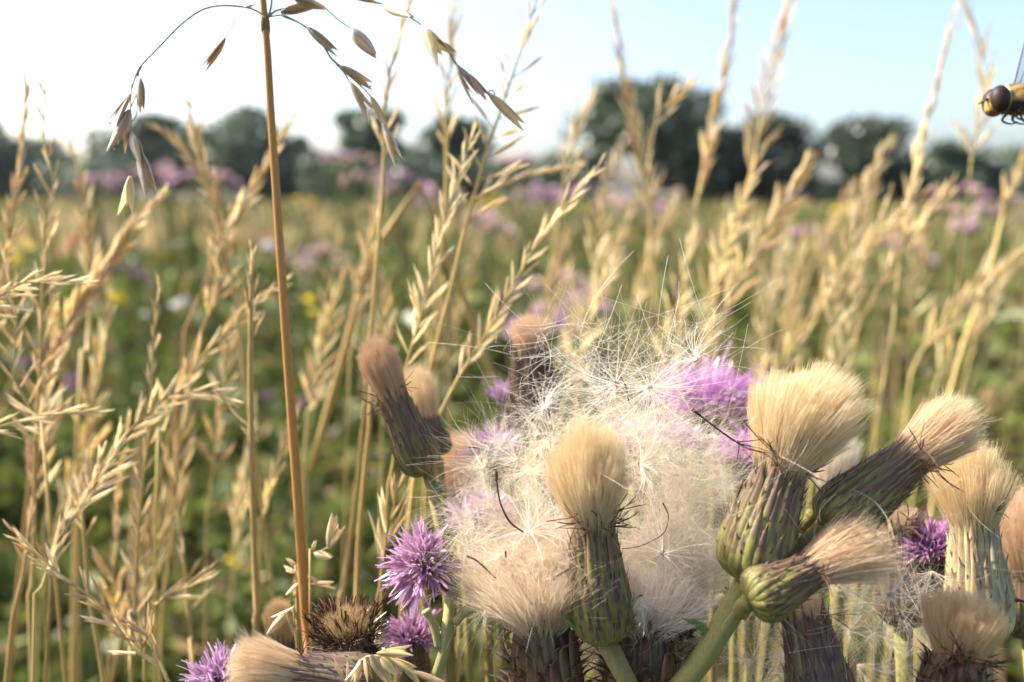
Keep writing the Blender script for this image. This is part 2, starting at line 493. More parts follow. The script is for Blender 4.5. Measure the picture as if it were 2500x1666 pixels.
def meadow_grass():
    rg = np.random.RandomState(6)
    b = B()
    for n, r0, r1, w, side in ((900, 0.8, 2.5, 0.0016, 0.04), (2200, 2.0, 9, 0.004, 0.10), (4000, 7, 60, 0.02, 0.5)):
        x, y, r = wedge(n, r0, r1, rg)
        ang = x / r
        keep = rg.uniform(0, 1, n) < np.clip(np.where(ang > 0.05, .18, side), 0, 1)
        x, y, r = x[keep], y[keep], r[keep]; m = len(x)
        H = rg.uniform(0.42, 0.70, m) + 0.16 * (x / r > 0.1) * rg.uniform(0, 1, m)
        lean = rg.normal(0, 0.12, (m, 2)) + [0.05, 0]
        s = np.linspace(0, 1, 6)
        P = np.stack([x[:, None] + lean[:, :1] * s ** 2 * H[:, None], y[:, None] + lean[:, 1:] * s ** 2 * H[:, None], H[:, None] * s], -1)
        wd = w * np.array([0.8, 0.8, 0.7, 2.2, 2.6, 0.4])[None] * rg.uniform(0.7, 1.5, (m, 1)) * np.clip(r / r0, 1, 4)[:, None] ** 0.4
        v, q = ribbons(P, wd, rg)
        c = np.array([0.40, 0.30, 0.145]) * rg.uniform(0.7, 1.3, (m, 1)) + rg.normal(0, 0.02, (m, 3))
        b.add(v, q, c=np.repeat(np.clip(c, 0.02, 1), 12, 0))
    o = link('meadow_grass', b.mesh('meadow_grass', 'meadow_dry'))
    tag(o, 'dry tan grass mass spread over the meadow', 'grass', kind='stuff')


meadow_leaves()
meadow_grass()


# ------------------------------------------------------------------ far flowering plants
def ball(r, n=6, m=5, squash=1.0):
    th = np.linspace(0, math.pi, m); a = np.arange(n) * 2 * math.pi / n
    v = np.stack([r * np.sin(th)[:, None] * np.cos(a), r * np.sin(th)[:, None] * np.sin(a), (r * squash * np.cos(th))[:, None] + 0 * a], -1).reshape(-1, 3)
    i = np.arange(m - 1)[:, None] * n; j = np.arange(n)[None]; j2 = (j + 1) % n
    return v, np.stack([i + j, i + n + j, i + n + j2, i + j2], -1).reshape(-1, 4)


def shaggy(r, n, rg, c0, c1, up=0.2):
    """A small tufted flower head made of short florets."""
    b = B()
    d = unit(rg.normal(size=(n, 3)) + [0, 0, up]); d[:, 2] = np.where(d[:, 2] < -0.3, -d[:, 2], d[:, 2])
    s = np.linspace(0.15, 1, 4)
    P = d[:, None] * (r * s)[None, :, None] * rg.uniform(0.7, 1.1, (n, 1, 1))
    v, q = ribbons(P, r * 0.22 * np.array([0.6, 1, 1, 0.5])[None], rg)
    k = rg.uniform(0, 1, (n, 1))
    b.add(v, q, c=np.repeat(np.array(c0) * (1 - k) + np.array(c1) * k, 8, 0))
    v, q = ball(r * 0.42); v[:, 2] -= r * 0.3
    b.add(v, q, c=(0.12, 0.13, 0.05))
    return b


_rf = np.random.RandomState(31)
FAR_HEADS = [shaggy(0.011, 60, _rf, (0.60, 0.36, 0.52), (0.74, 0.56, 0.62)).mesh('far_thistle_flower', 'far_head'),
             shaggy(0.012, 60, _rf, (0.74, 0.58, 0.50), (0.60, 0.44, 0.42)).mesh('far_thistle_seed_head', 'far_head'),
             shaggy(0.009, 50, _rf, (0.42, 0.22, 0.40), (0.30, 0.20, 0.26)).mesh('far_thistle_bud', 'far_head')]


def far_thistle(px, toppx, D, nh, spread, label, group, seed, mix=(0.5, 0.35, 0.15)):
    rg = np.random.RandomState(seed)
    tip = at(px, toppx, D); base = np.array([tip[0] + rg.normal(0, .02), tip[1] + rg.normal(0, .02), -0.01])
    e = empty('field_thistle', base, label, 'thistle', group)
    H = tip[2]; st = B()
    main = crom([(0, 0, 0), (0.01, 0, H * 0.5), tuple((tip - base) * [1, 1, .9])], 8)
    st.add(*tube(main, np.linspace(0.005, 0.003, 8), 5), c=(0.55, 0.75, 0.8))
    for k in range(nh):
        a = rg.uniform(0, 6.28); rr = spread * math.sqrt(rg.uniform(0, 1))
        h = H - 0.02 - rg.uniform(0, 0.5) * spread - rr * 0.45
        p = np.array([tip[0] - base[0] + rr * math.cos(a), tip[1] - base[1] + rr * math.sin(a), h])
        s0 = rg.uniform(0.55, 0.9); q0 = np.array([np.interp(s0, np.linspace(0, 1, 8), main[:, i]) for i in range(3)])
        q0[2] = min(q0[2], h - 0.02)
        st.add(*tube(crom([q0, q0 * 0.4 + p * 0.6 + [0, 0, -0.02], p], 4), [0.0022, 0.0018, 0.0015, 0.0014], 4), c=(0.55, 0.75, 0.8))
        kind = rg.choice(3, p=mix)
        link('flower_head', FAR_HEADS[kind], e, frame(p, unit(np.array([math.cos(a) * rr / spread, math.sin(a) * rr / spread, 1.2])), rg.uniform(0, 6), scale=(rg.uniform(1.0, 1.7),) * 3))
    for k in range(14):   # leaves along the stem
        s0 = rg.uniform(0.1, 0.8); q0 = np.array([np.interp(s0, np.linspace(0, 1, 8), main[:, i]) for i in range(3)])
        a = rg.uniform(0, 6.28); d = np.array([math.cos(a), math.sin(a), rg.uniform(0.1, .7)]); Lf = rg.uniform(0.05, 0.11)
        P = (q0 + d * Lf * np.linspace(0, 1, 5)[:, None] + np.array([0, 0, -0.05]) * np.linspace(0, 1, 5)[:, None] ** 2)[None]
        v, q = ribbons(P, Lf * 0.26 * np.array([[0.4, 1, .9, .6, .05]]), rg)
        st.add(v, q, c=(0.42, 0.62, 0.55))
    link('stalk', st.mesh('stalk', 'stalk'), e)


FT = [  # px, top, depth, heads, spread
    (235, 400, 2.6, 16, 0.06, 0), (300, 385, 2.8, 14, 0.06, 0), (385, 368, 2.7, 16, 0.06, 0), (455, 375, 2.5, 16, 0.07, 0), (525, 390, 2.6, 14, 0.06, 0),
    (840, 330, 2.9, 14, 0.09, 1), (905, 360, 2.6, 14, 0.09, 1), (985, 380, 2.3, 14, 0.09, 1), (1060, 420, 2.1, 14, 0.08, 1), (1170, 470, 1.9, 12, 0.08, 1),
    (1260, 345, 2.4, 10, 0.05, 1), (1310, 410, 2.0, 14, 0.08, 1), (1420, 400, 2.2, 14, 0.09, 1), (1500, 430, 2.4, 12, 0.09, 1), (1640, 440, 2.4, 12, 0.09, 1),
    (700, 540, 2.2, 10, 0.10, 2), (800, 560, 2.0, 10, 0.09, 2), (1340, 600, 1.4, 12, 0.07, 3), (1420, 650, 1.2, 10, 0.06, 3), (1330, 690, 1.1, 9, 0.05, 3),
    (2180, 510, 1.9, 12, 0.10, 4), (2360, 400, 1.7, 12, 0.10, 4), (2460, 420, 1.6, 12, 0.10, 4), (1960, 520, 2.2, 10, 0.10, 4),
]
FTL = [('blurred pink thistle in the pale clump behind the drooping oat spikelets', 'pink thistle clump at the far meadow edge'),
       ('blurred mauve thistle among the upright ears in the middle of the meadow', 'mauve thistles in mid meadow'),
       ('blurred seeding thistle just beyond the oat stem, level with its middle', 'thistles beside the oat stem'),
       ('brownish blurred thistle behind the slanting sunlit ear', 'brown thistles behind the slanting ear'),
       ('blurred faded thistle among tan grass under the hoverfly side', 'faded thistles in the tan grass')]
for k, (px, tp, D, nh, sp, g) in enumerate(FT):
    far_thistle(px, tp, D, nh, sp, *FTL[g], 300 + k, mix=(0.5, 0.35, 0.15) if g in (0, 1) else (0.25, 0.5, 0.25))


def petal_flower(r, n, col_mat, name, seed=1):
    rg = np.random.RandomState(seed); b = B()
    for k in range(n):
        v, q, s, a = cup(r, r * 1.5 / n * 3.2, 0.3, 0.0, 3, 4)
        v = v[:, [0, 2, 1]] * [1, 1, 1]; v[:, 2] += 0.25 * v[:, 1] * rg.uniform(-0.3, 1)
        b.add(rotz(v, k * 6.283 / n + rg.uniform(-.1, .1)), q)
    v, q = ball(r * 0.3, 7, 5, 0.6); b.add(v, q, c=(0.7, 0.6, 0.5))
    return b.mesh(name, col_mat)


FLOWER = {'yellow': petal_flower(0.010, 11, 'yellow', 'ragwort_flower'), 'red': petal_flower(0.028, 4, 'red', 'poppy_flower'),
          'white': petal_flower(0.012, 12, 'white', 'daisy_flower'), 'purple': FAR_HEADS[2]}


def wild_flower(name, col, spots, D, label, cat, group=None, size=1.0, seed=1):
    """spots: photograph pixels of its flowers; one stem system rooted in the soil below them."""
    rg = np.random.RandomState(seed)
    P = [at(x, y, D * rg.uniform(0.98, 1.02)) for x, y in spots]
    base = np.mean(P, 0); base[2] = -0.01
    e = empty(name, base, label, cat, group); st = B()
    for p in P:
        p = p - base
        st.add(*tube(crom([(0, 0, 0), (p[0] * .2, p[1] * .2, p[2] * .5), tuple(p)], 6), np.linspace(0.0022, 0.0014, 6), 5), c=(0.5, 0.75, 0.6))
        link('flower', FLOWER[col], e, frame(p, unit(np.array([rg.normal(0, .3), -0.5 + rg.normal(0, .2), 1])), 0, scale=(size * rg.uniform(.8, 1.2),) * 3))
    link('stem', st.mesh('stem', 'stalk'), e)


wild_flower('ragwort', 'yellow', [(30, 615), (45, 630), (60, 590), (38, 640), (75, 600), (20, 625)], 1.6, 'bright yellow ragwort blurred beside the ear near the frame edge', 'ragwort', size=1.1, seed=2)
wild_flower('ragwort', 'yellow', [(725, 485), (745, 478), (760, 492), (740, 500), (770, 480)], 4.0, 'yellow ragwort at the foot of the trees just beyond the oat stem', 'ragwort', size=1.6, seed=3)
wild_flower('ragwort', 'yellow', [(1185, 480), (1200, 488), (1215, 482), (1190, 497), (1175, 490)], 3.6, 'yellow ragwort between upright ears in mid meadow', 'ragwort', size=1.6, seed=4)
wild_flower('ragwort', 'yellow', [(1425, 495), (1440, 505), (1455, 500), (1432, 512)], 3.6, 'yellow ragwort near the tip of the slanting sunlit ear', 'ragwort', size=1.5, seed=5)
wild_flower('ragwort', 'yellow', [(2030, 498), (2050, 505), (2065, 495), (2040, 512), (2070, 508)], 3.4, 'yellow ragwort below the lone bushy tree', 'ragwort', size=1.8, seed=6)
wild_flower('hawkweed', 'yellow', [(287, 727), (283, 735)], 1.1, 'small yellow flower in green growth below the mauve knapweed', 'flower', size=1.0, seed=7)
wild_flower('hawkweed', 'yellow', [(768, 760), (755, 730)], 1.2, 'small yellow flowers in green growth just beyond the oat stem', 'flower', size=1.0, seed=8)
wild_flower('hawkweed', 'yellow', [(560, 1365), (575, 1375)], 1.0, 'dull yellow flower low in dark growth between two pale stems', 'flower', size=0.45, seed=18)
wild_flower('poppy', 'red', [(180, 588)], 2.0, 'single red poppy blurred among the ears', 'poppy', size=1.0, seed=9)
wild_flower('daisy', 'white', [(655, 598)], 1.4, 'white daisy blurred against the oat stem', 'daisy', size=1.0, seed=10)
wild_flower('daisy', 'white', [(450, 735), (430, 742)], 1.3, 'white daisies blurred beside the brownish panicle', 'daisy', size=1.0, seed=11)
wild_flower('knapweed', 'purple', [(270, 650), (295, 652), (335, 665), (355, 678), (370, 700), (255, 672)], 1.2, 'mauve knapweed in the green growth behind the ears', 'knapweed', size=0.9, seed=12)
wild_flower('knapweed', 'purple', [(655, 968), (735, 985), (770, 962), (750, 945)], 0.95, 'mauve knapweed low behind the oat stem', 'knapweed', size=0.8, seed=13)
wild_flower('knapweed', 'purple', [(60, 890), (180, 930), (165, 950)], 0.9, 'mauve knapweed half hidden by the ears near the frame edge', 'knapweed', size=0.8, seed=14)


# ------------------------------------------------------------------ grasses with ears
def lemma_spikelet(seed, n=4, spread=0.10):
    """Unit-long spikelet along +z made of overlapping husks."""
    rg = np.random.RandomState(seed); b = B()
    for k in range(n):
        v, q, s, a = cup(0.62, 0.17, 0.8, 0.05 + spread * rg.uniform(0.3, 1.2), 4, 5, rg.normal(0, 0.03))
        v[:, 2] += 0.38 * k / max(1, n - 1)
        v[:, 1] += 0.01
        c = (0.82 + 0.35 * s)[:, None] * np.array([[1, 1, 1.0]]) * rg.uniform(0.85, 1.12)
        b.add(rotz(v, k * math.pi + rg.uniform(-0.5, 0.5)), q, c=np.clip(c, 0, 1.3))
    return b


SPK = {m: [lemma_spikelet(50 + k, 3 + k % 3, 0.08 + 0.05 * k).mesh('ear_spikelet', m) for k in range(4)] for m in ('straw', 'straw_pale')}


def grass(px_pts, d, label, group=None, ear=1.0, n=26, sl=80, ang=22, mat='straw', w=9, seed=1, branch=0.0, name='dry_grass', taper=0.5, thin=0.75, stemcol=(1, 1, 1)):
    """A dry grass: px_pts run from the tip of the ear down the stem; `ear` is the share of the drawn path that carries spikelets."""
    rg = np.random.RandomState(seed)
    dd = d if isinstance(d, (list, tuple)) else [d] * len(px_pts)
    P = [at(x, y, z) for (x, y), z in zip(px_pts, dd)]
    dm = float(np.mean(dd))
    full = to_ground(P)
    base = full[-1].copy()
    e = empty(name, base, label, 'grass', group)
    seg = sum(np.linalg.norm(np.asarray(P[i + 1]) - P[i]) for i in range(len(P) - 1))
    path = crom(full, 16 + 6 * len(full))
    ln = np.concatenate([[0], np.cumsum(np.linalg.norm(np.diff(path, axis=0), axis=1))])
    rad = np.interp(ln, [0, seg * ear, seg * ear + 0.1, ln[-1]], [mm(w, dm) * 0.16, mm(w, dm) * 0.42, mm(w, dm) * 0.5, mm(w, dm) * 0.65])
    sb = B().add(*tube(path - base, rad, 6), c=stemcol)
    link('stem', sb.mesh('stem', 'straw_stem'), e)
    tg = unit(np.gradient(path, axis=0))
    eL = seg * ear
    view = -FWD
    n = int(round(n * .8)); ang = ang * 1.3; thin = thin * (.62 if dm < .2 else .52); sl = sl * 1.06
    for k in range(n):
        s = eL * ((k + 0.4) / n) ** 0.95
        p = np.array([np.interp(s, ln, path[:, i]) for i in range(3)]); t = -np.array([np.interp(s, ln, tg[:, i]) for i in range(3)])
        sideways = unit(np.cross(t, view)); a = (0 if k % 2 else math.pi) + rg.normal(0, 0.65)
        out = sideways * math.cos(a) + unit(np.cross(sideways, t)) * math.sin(a)
        f = s / eL
        th = math.radians(ang * (0.35 + 0.75 * f) + rg.normal(0, 5))
        dr = unit(t * math.cos(th) + out * math.sin(th))
        L = mm(sl, dm) * (0.75 + 0.4 * f) * rg.uniform(0.8, 1.15) * (taper + (1 - taper) * min(1, f * 3 + 0.4))
        p0 = p
        if branch > 0 and k > 1:
            bl = mm(branch, dm) * rg.uniform(0.4, 1.2) * (0.3 + f)
            p0 = p + dr * bl + np.array([0, 0, -0.25]) * bl * rg.uniform(0, 1)
            br = crom([p, (p + p0) / 2 + dr * 0.05 * bl, p0], 4)
            link('branch', B().add(*tube(br - p, [mm(1.6, dm)] * 4, 4)).mesh('branch', 'straw_stem'), e, Matrix.Translation(Vector(p - base)))
            dr = unit(dr + rg.normal(0, 0.18, 3))
        th_ = thin * rg.uniform(0.85, 1.25)
        link('spikelet', SPK[mat if rg.rand() > .3 else 'straw_pale'][rg.randint(4)], e, frame(p0 - base, dr, rg.uniform(0, 6.28), scale=(L * th_ , L * th_, L)))
    return e


EARS = [
    # sharp or nearly sharp ones
    dict(p=[(22, 1285), (100, 1365), (190, 1435), (262, 1490), (315, 1570), (385, 1650), (440, 1740)], d=.142, label='golden ear bent across the lower corner of the frame, nearly sharp', n=36, sl=84, ang=24, w=11, seed=1, thin=.9),
    dict(p=[(205, 692), (150, 672), (80, 680), (0, 715), (-90, 790), (-150, 1000)], d=.150, label='pale bleached ear arching in flat from the frame edge', ear=.55, n=20, sl=88, ang=16, mat='straw_pale', w=8, seed=2, thin=.62),
    dict(p=[(248, 1006), (180, 1000), (90, 1015), (0, 1030), (-90, 1100), (-120, 1300)], d=.150, label='pale ear lying level, lower of the two entering from the frame edge', ear=.6, n=17, sl=84, ang=14, mat='straw_pale', w=8, seed=3, thin=.55),
    dict(p=[(108, 222), (106, 330), (132, 430), (108, 560), (104, 700), (98, 900), (86, 1120), (82, 1400), (80, 1700)], d=.185, label='upright ear with a dark single tip spikelet, second from the frame edge', ear=.62, n=40, sl=86, ang=32, w=11, seed=4, thin=.8),
    dict(p=[(62, 178), (58, 330), (38, 480), (10, 640), (-20, 800), (-40, 1100)], d=.215, label='tall dense tan ear rising at the frame edge', ear=.75, n=40, sl=84, ang=15, w=12, seed=5, thin=.85),
    dict(p=[(1462, 408), (1400, 480), (1300, 610), (1230, 740), (1160, 860), (1075, 1000), (1020, 1180), (985, 1420)], d=.158, label='slanting sunlit ear with a pale pointed tip above the thistles', ear=.55, n=36, sl=84, ang=20, mat='straw_pale', w=9, seed=6, thin=.72),
    dict(p=[(1152, 335), (1120, 430), (1075, 560), (1060, 660), (1020, 800), (985, 900), (965, 1100), (930, 1500)], d=.172, label='whitish loose ear leaning beside the orange stem', ear=.5, n=30, sl=92, ang=28, mat='straw_pale', w=8, seed=7, thin=.8),
    dict(p=[(1330, -60), (1270, 130), (1222, 270), (1180, 400), (1135, 560), (1085, 770), (1045, 920), (1020, 1100), (980, 1500)], d=.190, label='tall spreading panicle on an orange stem in the middle of the picture', ear=.40, n=30, sl=86, ang=38, w=12, seed=8, branch=32, thin=.85),
    dict(p=[(1015, -40), (985, 60), (950, 180), (935, 300), (938, 420), (915, 700), (898, 900), (870, 1200), (838, 1440), (820, 1700)], d=.195, label='thin yellow stemmed grass with a faded ear, next beyond the oat stem', ear=.26, n=20, sl=86, ang=16, mat='straw_pale', w=13, seed=9, thin=.85),
    dict(p=[(1115, -60), (1105, 100), (1092, 240), (1090, 330), (1090, 450), (1070, 700), (1050, 1000), (1030, 1500)], d=.25, label='upright blurred ear crossing the sky in mid picture', ear=.28, n=26, sl=82, ang=15, w=12, seed=10, thin=.95),
    dict(p=[(690, 690), (640, 720), (575, 790), (510, 850), (440, 940), (400, 1050), (380, 1300)], d=.20, label='blurred ear slanting up to touch the oat stem', ear=.62, n=24, sl=82, ang=22, w=9, seed=11, thin=.8),
    dict(p=[(598, 1050), (560, 985), (500, 940), (420, 960), (345, 1020), (280, 1100), (215, 1200), (160, 1290), (120, 1500)], d=.168, label='drooping pale panicle arching over between the frame edge and the oat stem', ear=.75, n=40, sl=92, ang=26, mat='straw_pale', w=9, seed=12, thin=.78),
    dict(p=[(390, 690), (380, 760), (370, 930), (365, 1060), (345, 1200), (335, 1350), (328, 1530), (320, 1700)], d=.180, label='upright golden ear below the drooping panicle', ear=.85, n=36, sl=70, ang=22, w=11, seed=13, thin=.85),
    dict(p=[(395, 1080), (425, 1180), (442, 1300), (458, 1450), (470, 1600), (480, 1750)], d=.20, label='brownish sparse grass standing right of the golden ear', ear=.7, n=16, sl=74, ang=34, w=11, seed=14, thin=.7),
    dict(p=[(615, 610), (612, 780), (612, 1000), (618, 1250), (626, 1480), (632, 1700)], d=.165, label='pale yellow stem standing beside the oat stem', ear=.22, n=12, sl=78, ang=14, mat='straw', w=17, seed=15, thin=.7),
    dict(p=[(725, 270), (680, 350), (630, 440), (580, 530), (530, 620), (480, 760), (440, 960)], d=.26, label='blurred ear leaning across behind the oat stem near the sky', ear=.6, n=34, sl=78, ang=12, w=11, seed=16, thin=.9),
    dict(p=[(450, 215), (472, 310), (500, 420), (540, 560), (550, 660), (520, 780), (450, 920)], d=.25, label='blurred ear with a thin bare tip against the sky', ear=.8, n=40, sl=86, ang=22, w=10, seed=17, thin=.95),
    dict(p=[(390, 318), (450, 370), (500, 430), (540, 520), (560, 640)], d=.25, label='brownish blurred ear tilted left behind the drooping oats', ear=.7, n=18, sl=80, ang=12, w=9, seed=18, thin=.85),
    dict(p=[(170, 345), (200, 440), (216, 560), (222, 700), (215, 850), (190, 1050)], d=.27, label='blurred bare-tipped ear between the dense ear and the pink thistles', ear=.5, n=24, sl=76, ang=12, w=12, seed=19, thin=.9),
    dict(p=[(385, 488), (310, 570), (235, 680), (180, 760), (130, 860), (95, 980)], d=.235, label='thick blurred ear slanting down towards the frame edge', ear=.8, n=36, sl=90, ang=14, w=14, seed=20, thin=1.0),
    dict(p=[(300, 1075), (250, 1150), (195, 1240), (150, 1300), (110, 1420), (80, 1700)], d=.158, label='whitish bunched ear slanting below the drooping panicle', ear=.6, n=24, sl=92, ang=15, mat='straw_pale', w=9, seed=21, thin=.72),
    dict(p=[(15, 640), (40, 780), (20, 860), (45, 960), (110, 1080), (120, 1250)], d=.17, label='crooked ear at the frame edge between the two level ears', ear=.8, n=28, sl=82, ang=36, w=9, seed=22, thin=.7),
    dict(p=[(190, 1160), (205, 1300), (215, 1440), (240, 1580), (262, 1720)], d=.175, label='orange tinted thin stem crossing behind the bent golden ear', ear=.3, n=10, sl=70, ang=30, w=12, seed=23, thin=.7),
    dict(p=[(75, 1250), (60, 1380), (40, 1520), (10, 1700)], d=.17, label='leaning thin stem in the lower corner of the frame', ear=.3, n=9, sl=64, ang=30, w=12, seed=24, thin=.7),
    dict(p=[(500, 1400), (440, 1430), (400, 1460), (370, 1500), (350, 1700)], d=.165, label='short pale ear pointing sideways low between the two upright grasses', ear=.4, n=9, sl=90, ang=14, mat='straw_pale', w=7, seed=25, thin=.6),
    dict(p=[(720, 1010), (690, 1100), (655, 1210), (640, 1300), (630, 1500)], d=.22, label='blurred pinkish ear close behind the lower oat stem', ear=.6, n=16, sl=72, ang=14, w=8, seed=26, thin=.8),
    dict(p=[(905, 900), (900, 1080), (880, 1250), (872, 1430), (868, 1700)], d=.185, label='orange stem under the slender brown thistle head', ear=.02, n=1, sl=40, ang=12, w=15, seed=27),
    dict(p=[(985, 1150), (965, 1200), (945, 1300), (930, 1420), (915, 1700)], d=.155, label='golden husked grass rising just behind the sharp purple flower', ear=.45, n=9, sl=110, ang=16, w=9, seed=28, thin=.8),
    dict(p=[(760, 1150), (800, 1000), (860, 790), (905, 610), (980, 545), (1060, 540)], d=.30, label='blurred green-gold stem leaning behind the oat stem', ear=.0, n=0, w=20, seed=29),
    # right-hand blurred ears
    dict(p=[(1488, -40), (1512, 110), (1532, 230), (1565, 360), (1582, 500), (1600, 700), (1620, 950)], d=.28, label='tall blurred ear with a smooth grey tip in front of the largest tree', ear=.6, n=40, sl=80, ang=14, w=10, stemcol=(1.1, 1.15, 1.2), seed=30, thin=1.0),
    dict(p=[(1800, -60), (1785, 90), (1755, 240), (1725, 380), (1700, 500), (1670, 700), (1650, 950)], d=.28, label='tall blurred ear leaning over the sloping tree', ear=.55, n=40, sl=78, ang=13, w=11, stemcol=(1.1, 1.15, 1.2), seed=31, thin=1.0),
    dict(p=[(1940, -40), (1895, 110), (1868, 240), (1850, 340), (1820, 480), (1770, 640), (1720, 900)], d=.27, label='tall blurred ear just before the gap of sky', ear=.5, n=36, sl=92, ang=22, w=8, stemcol=(1.1, 1.15, 1.2), seed=32, thin=1.0),
    dict(p=[(1680, 205), (1640, 240), (1600, 290), (1585, 400), (1590, 600)], d=.24, label='short pinkish spikelet tuft standing out against the largest tree', ear=.35, n=8, sl=80, ang=22, w=6, stemcol=(1.1, 1.15, 1.2), seed=33, thin=.95),
    dict(p=[(1975, 390), (1930, 470), (1870, 560), (1800, 690), (1740, 860), (1700, 1050)], d=.25, label='blurred ear leaning right below the gap of sky', ear=.6, n=34, sl=94, ang=20, w=6, stemcol=(1.1, 1.15, 1.2), seed=34, thin=.85),
    dict(p=[(2335, 20), (2300, 150), (2265, 290), (2232, 420), (2205, 560), (2180, 800), (2140, 1050)], d=.25, label='straight tall blurred ear left of the hoverfly', ear=.6, n=40, sl=76, ang=12, mat='straw_pale', w=8, stemcol=(1.1, 1.15, 1.2), seed=35, thin=1.0),
    dict(p=[(2310, -60), (2370, 40), (2400, 150), (2395, 260), (2370, 400), (2350, 600)], d=.26, label='faint grey plume behind the hoverfly', ear=.7, n=34, sl=90, ang=24, mat='straw_pale', w=6, stemcol=(1.1, 1.15, 1.2), seed=36, thin=.8),
    dict(p=[(2500, 380), (2450, 520), (2420, 650), (2370, 790), (2320, 960), (2290, 1150)], d=.30, label='curved golden stem crossing the tan grass near the frame edge', ear=.25, n=12, sl=74, ang=16, w=12, stemcol=(1.1, 1.15, 1.2), seed=37, thin=.8),
    dict(p=[(2250, 480), (2170, 550), (2080, 650), (2010, 740), (1960, 850), (1930, 1050)], d=.25, label='blurred ear slanting below the low tree', ear=.6, n=34, sl=88, ang=18, w=6, stemcol=(1.1, 1.15, 1.2), seed=38, thin=.85),
    dict(p=[(1445, 240), (1410, 310), (1385, 400), (1370, 500), (1340, 700)], d=.28, label='pale blurred ear pointing up beside the largest tree', ear=.5, n=18, sl=84, ang=15, mat='straw_pale', w=6, stemcol=(1.1, 1.15, 1.2), seed=39, thin=.8),
    dict(p=[(1400, 410), (1310, 420), (1230, 455), (1160, 500), (1110, 640), (1100, 900)], d=.25, label='blurred arching ear low over the mauve thistles', ear=.4, n=14, sl=70, ang=8, w=6, stemcol=(1.1, 1.15, 1.2), seed=40, thin=.8),
    dict(p=[(2490, 620), (2400, 700), (2300, 790), (2230, 900), (2200, 1100)], d=.28, label='blurred ear slanting up to the frame edge over the tan grass', ear=.6, n=28, sl=84, ang=18, w=6, stemcol=(1.1, 1.15, 1.2), seed=41, thin=.85),
    dict(p=[(1120, 1490), (1140, 1560), (1120, 1640), (1100, 1760)], d=.17, label='orange stem low behind the pale forked thistle stalk', ear=.02, n=1, sl=40, ang=12, w=11, stemcol=(1.1, 1.15, 1.2), seed=42),
]
def nearer(d, p):
    return d if p[0][0] > 1400 else .1165 + (d - .1165) * .68


for g in EARS:
    g = dict(g); pp_ = g.pop('p')
    grass(pp_, nearer(g.pop('d'), pp_), g.pop('label'), **g)

# many blurred ears standing in the dry grass
rr = np.random.RandomState(77)
SETS = [(22, (1480, 2560), (.22, .48), (330, 720), (-110, 70), 'blurred tan ear in the dense dry grass behind the thistles', 'blurred ears in the dry grass'),
        (7, (-60, 330), (.165, .24), (620, 1150), (-60, 60), 'tangled tan ear in the thicket of dry grass along the frame edge', 'tangled ears along the frame edge'),
        (4, (360, 640), (.19, .32), (760, 1250), (-30, 60), 'soft tan ear in the green growth just before the oat stem', 'soft ears before the oat stem'),
        (8, (780, 1400), (.22, .42), (480, 760), (-70, 50), 'soft tan ear among the upright grasses in the middle', 'soft ears in mid picture')]
q_ = 0
for cnt, xr, dr_, tr_, ln_, lab, grp in SETS:
    for k in range(cnt):
        q_ += 1
        x = rr.uniform(*xr); d = rr.uniform(*dr_); top = rr.uniform(*tr_); lean = rr.normal(*ln_); L = rr.uniform(420, 700) * (.3 / d) ** .5
        pts = [(x, top), (x + lean * .45, top + L * .3), (x + lean * .8, top + L * .65), (x + lean, top + L)]
        grass(pts, d, lab, grp, ear=rr.uniform(.45, .75), n=20, sl=76 * (0.3 / d) ** 0.4, ang=rr.uniform(12, 26), w=5, seed=400 + q_, thin=.9, stemcol=(1.1, 1.15, 1.2),
              mat='straw' if rr.rand() < .6 else 'straw_pale')


# ------------------------------------------------------------------ the sharp oat grass
def oat_mesh(name, mat, seed, split=0.10):
    rg = np.random.RandomState(seed); b = B()
    for k, (Lk, Wk, op) in enumerate(((1.0, 0.27, split), (0.90, 0.25, split), (0.78, 0.19, 0.0))):
        v, q, s, a = cup(Lk, Wk, 0.75, op * (0.35 if k < 2 else 0), 7, 10, rg.normal(0, 0.02))
        stripe = 0.70 + 0.50 * (np.abs(np.sin(a * 7.0)) > 0.55)
        c = (stripe * (0.78 + 0.34 * s))[:, None] * np.array([[1.0, 0.97, 0.92]])
        v[:, 1] += 0.004
        b.add(rotz(v, k * math.pi + rg.normal(0, .2)), q, c=np.clip(c, 0, 1.25))
    return b.mesh(name, mat)


OAT = {'husk': [oat_mesh('oat_spikelet', 'oat_husk', 60 + k, 0.16 + 0.14 * k) for k in range(3)],
       'pale': [oat_mesh('oat_spikelet_pale', 'oat_pale', 70 + k, 0.25 + 0.2 * k) for k in range(3)]}


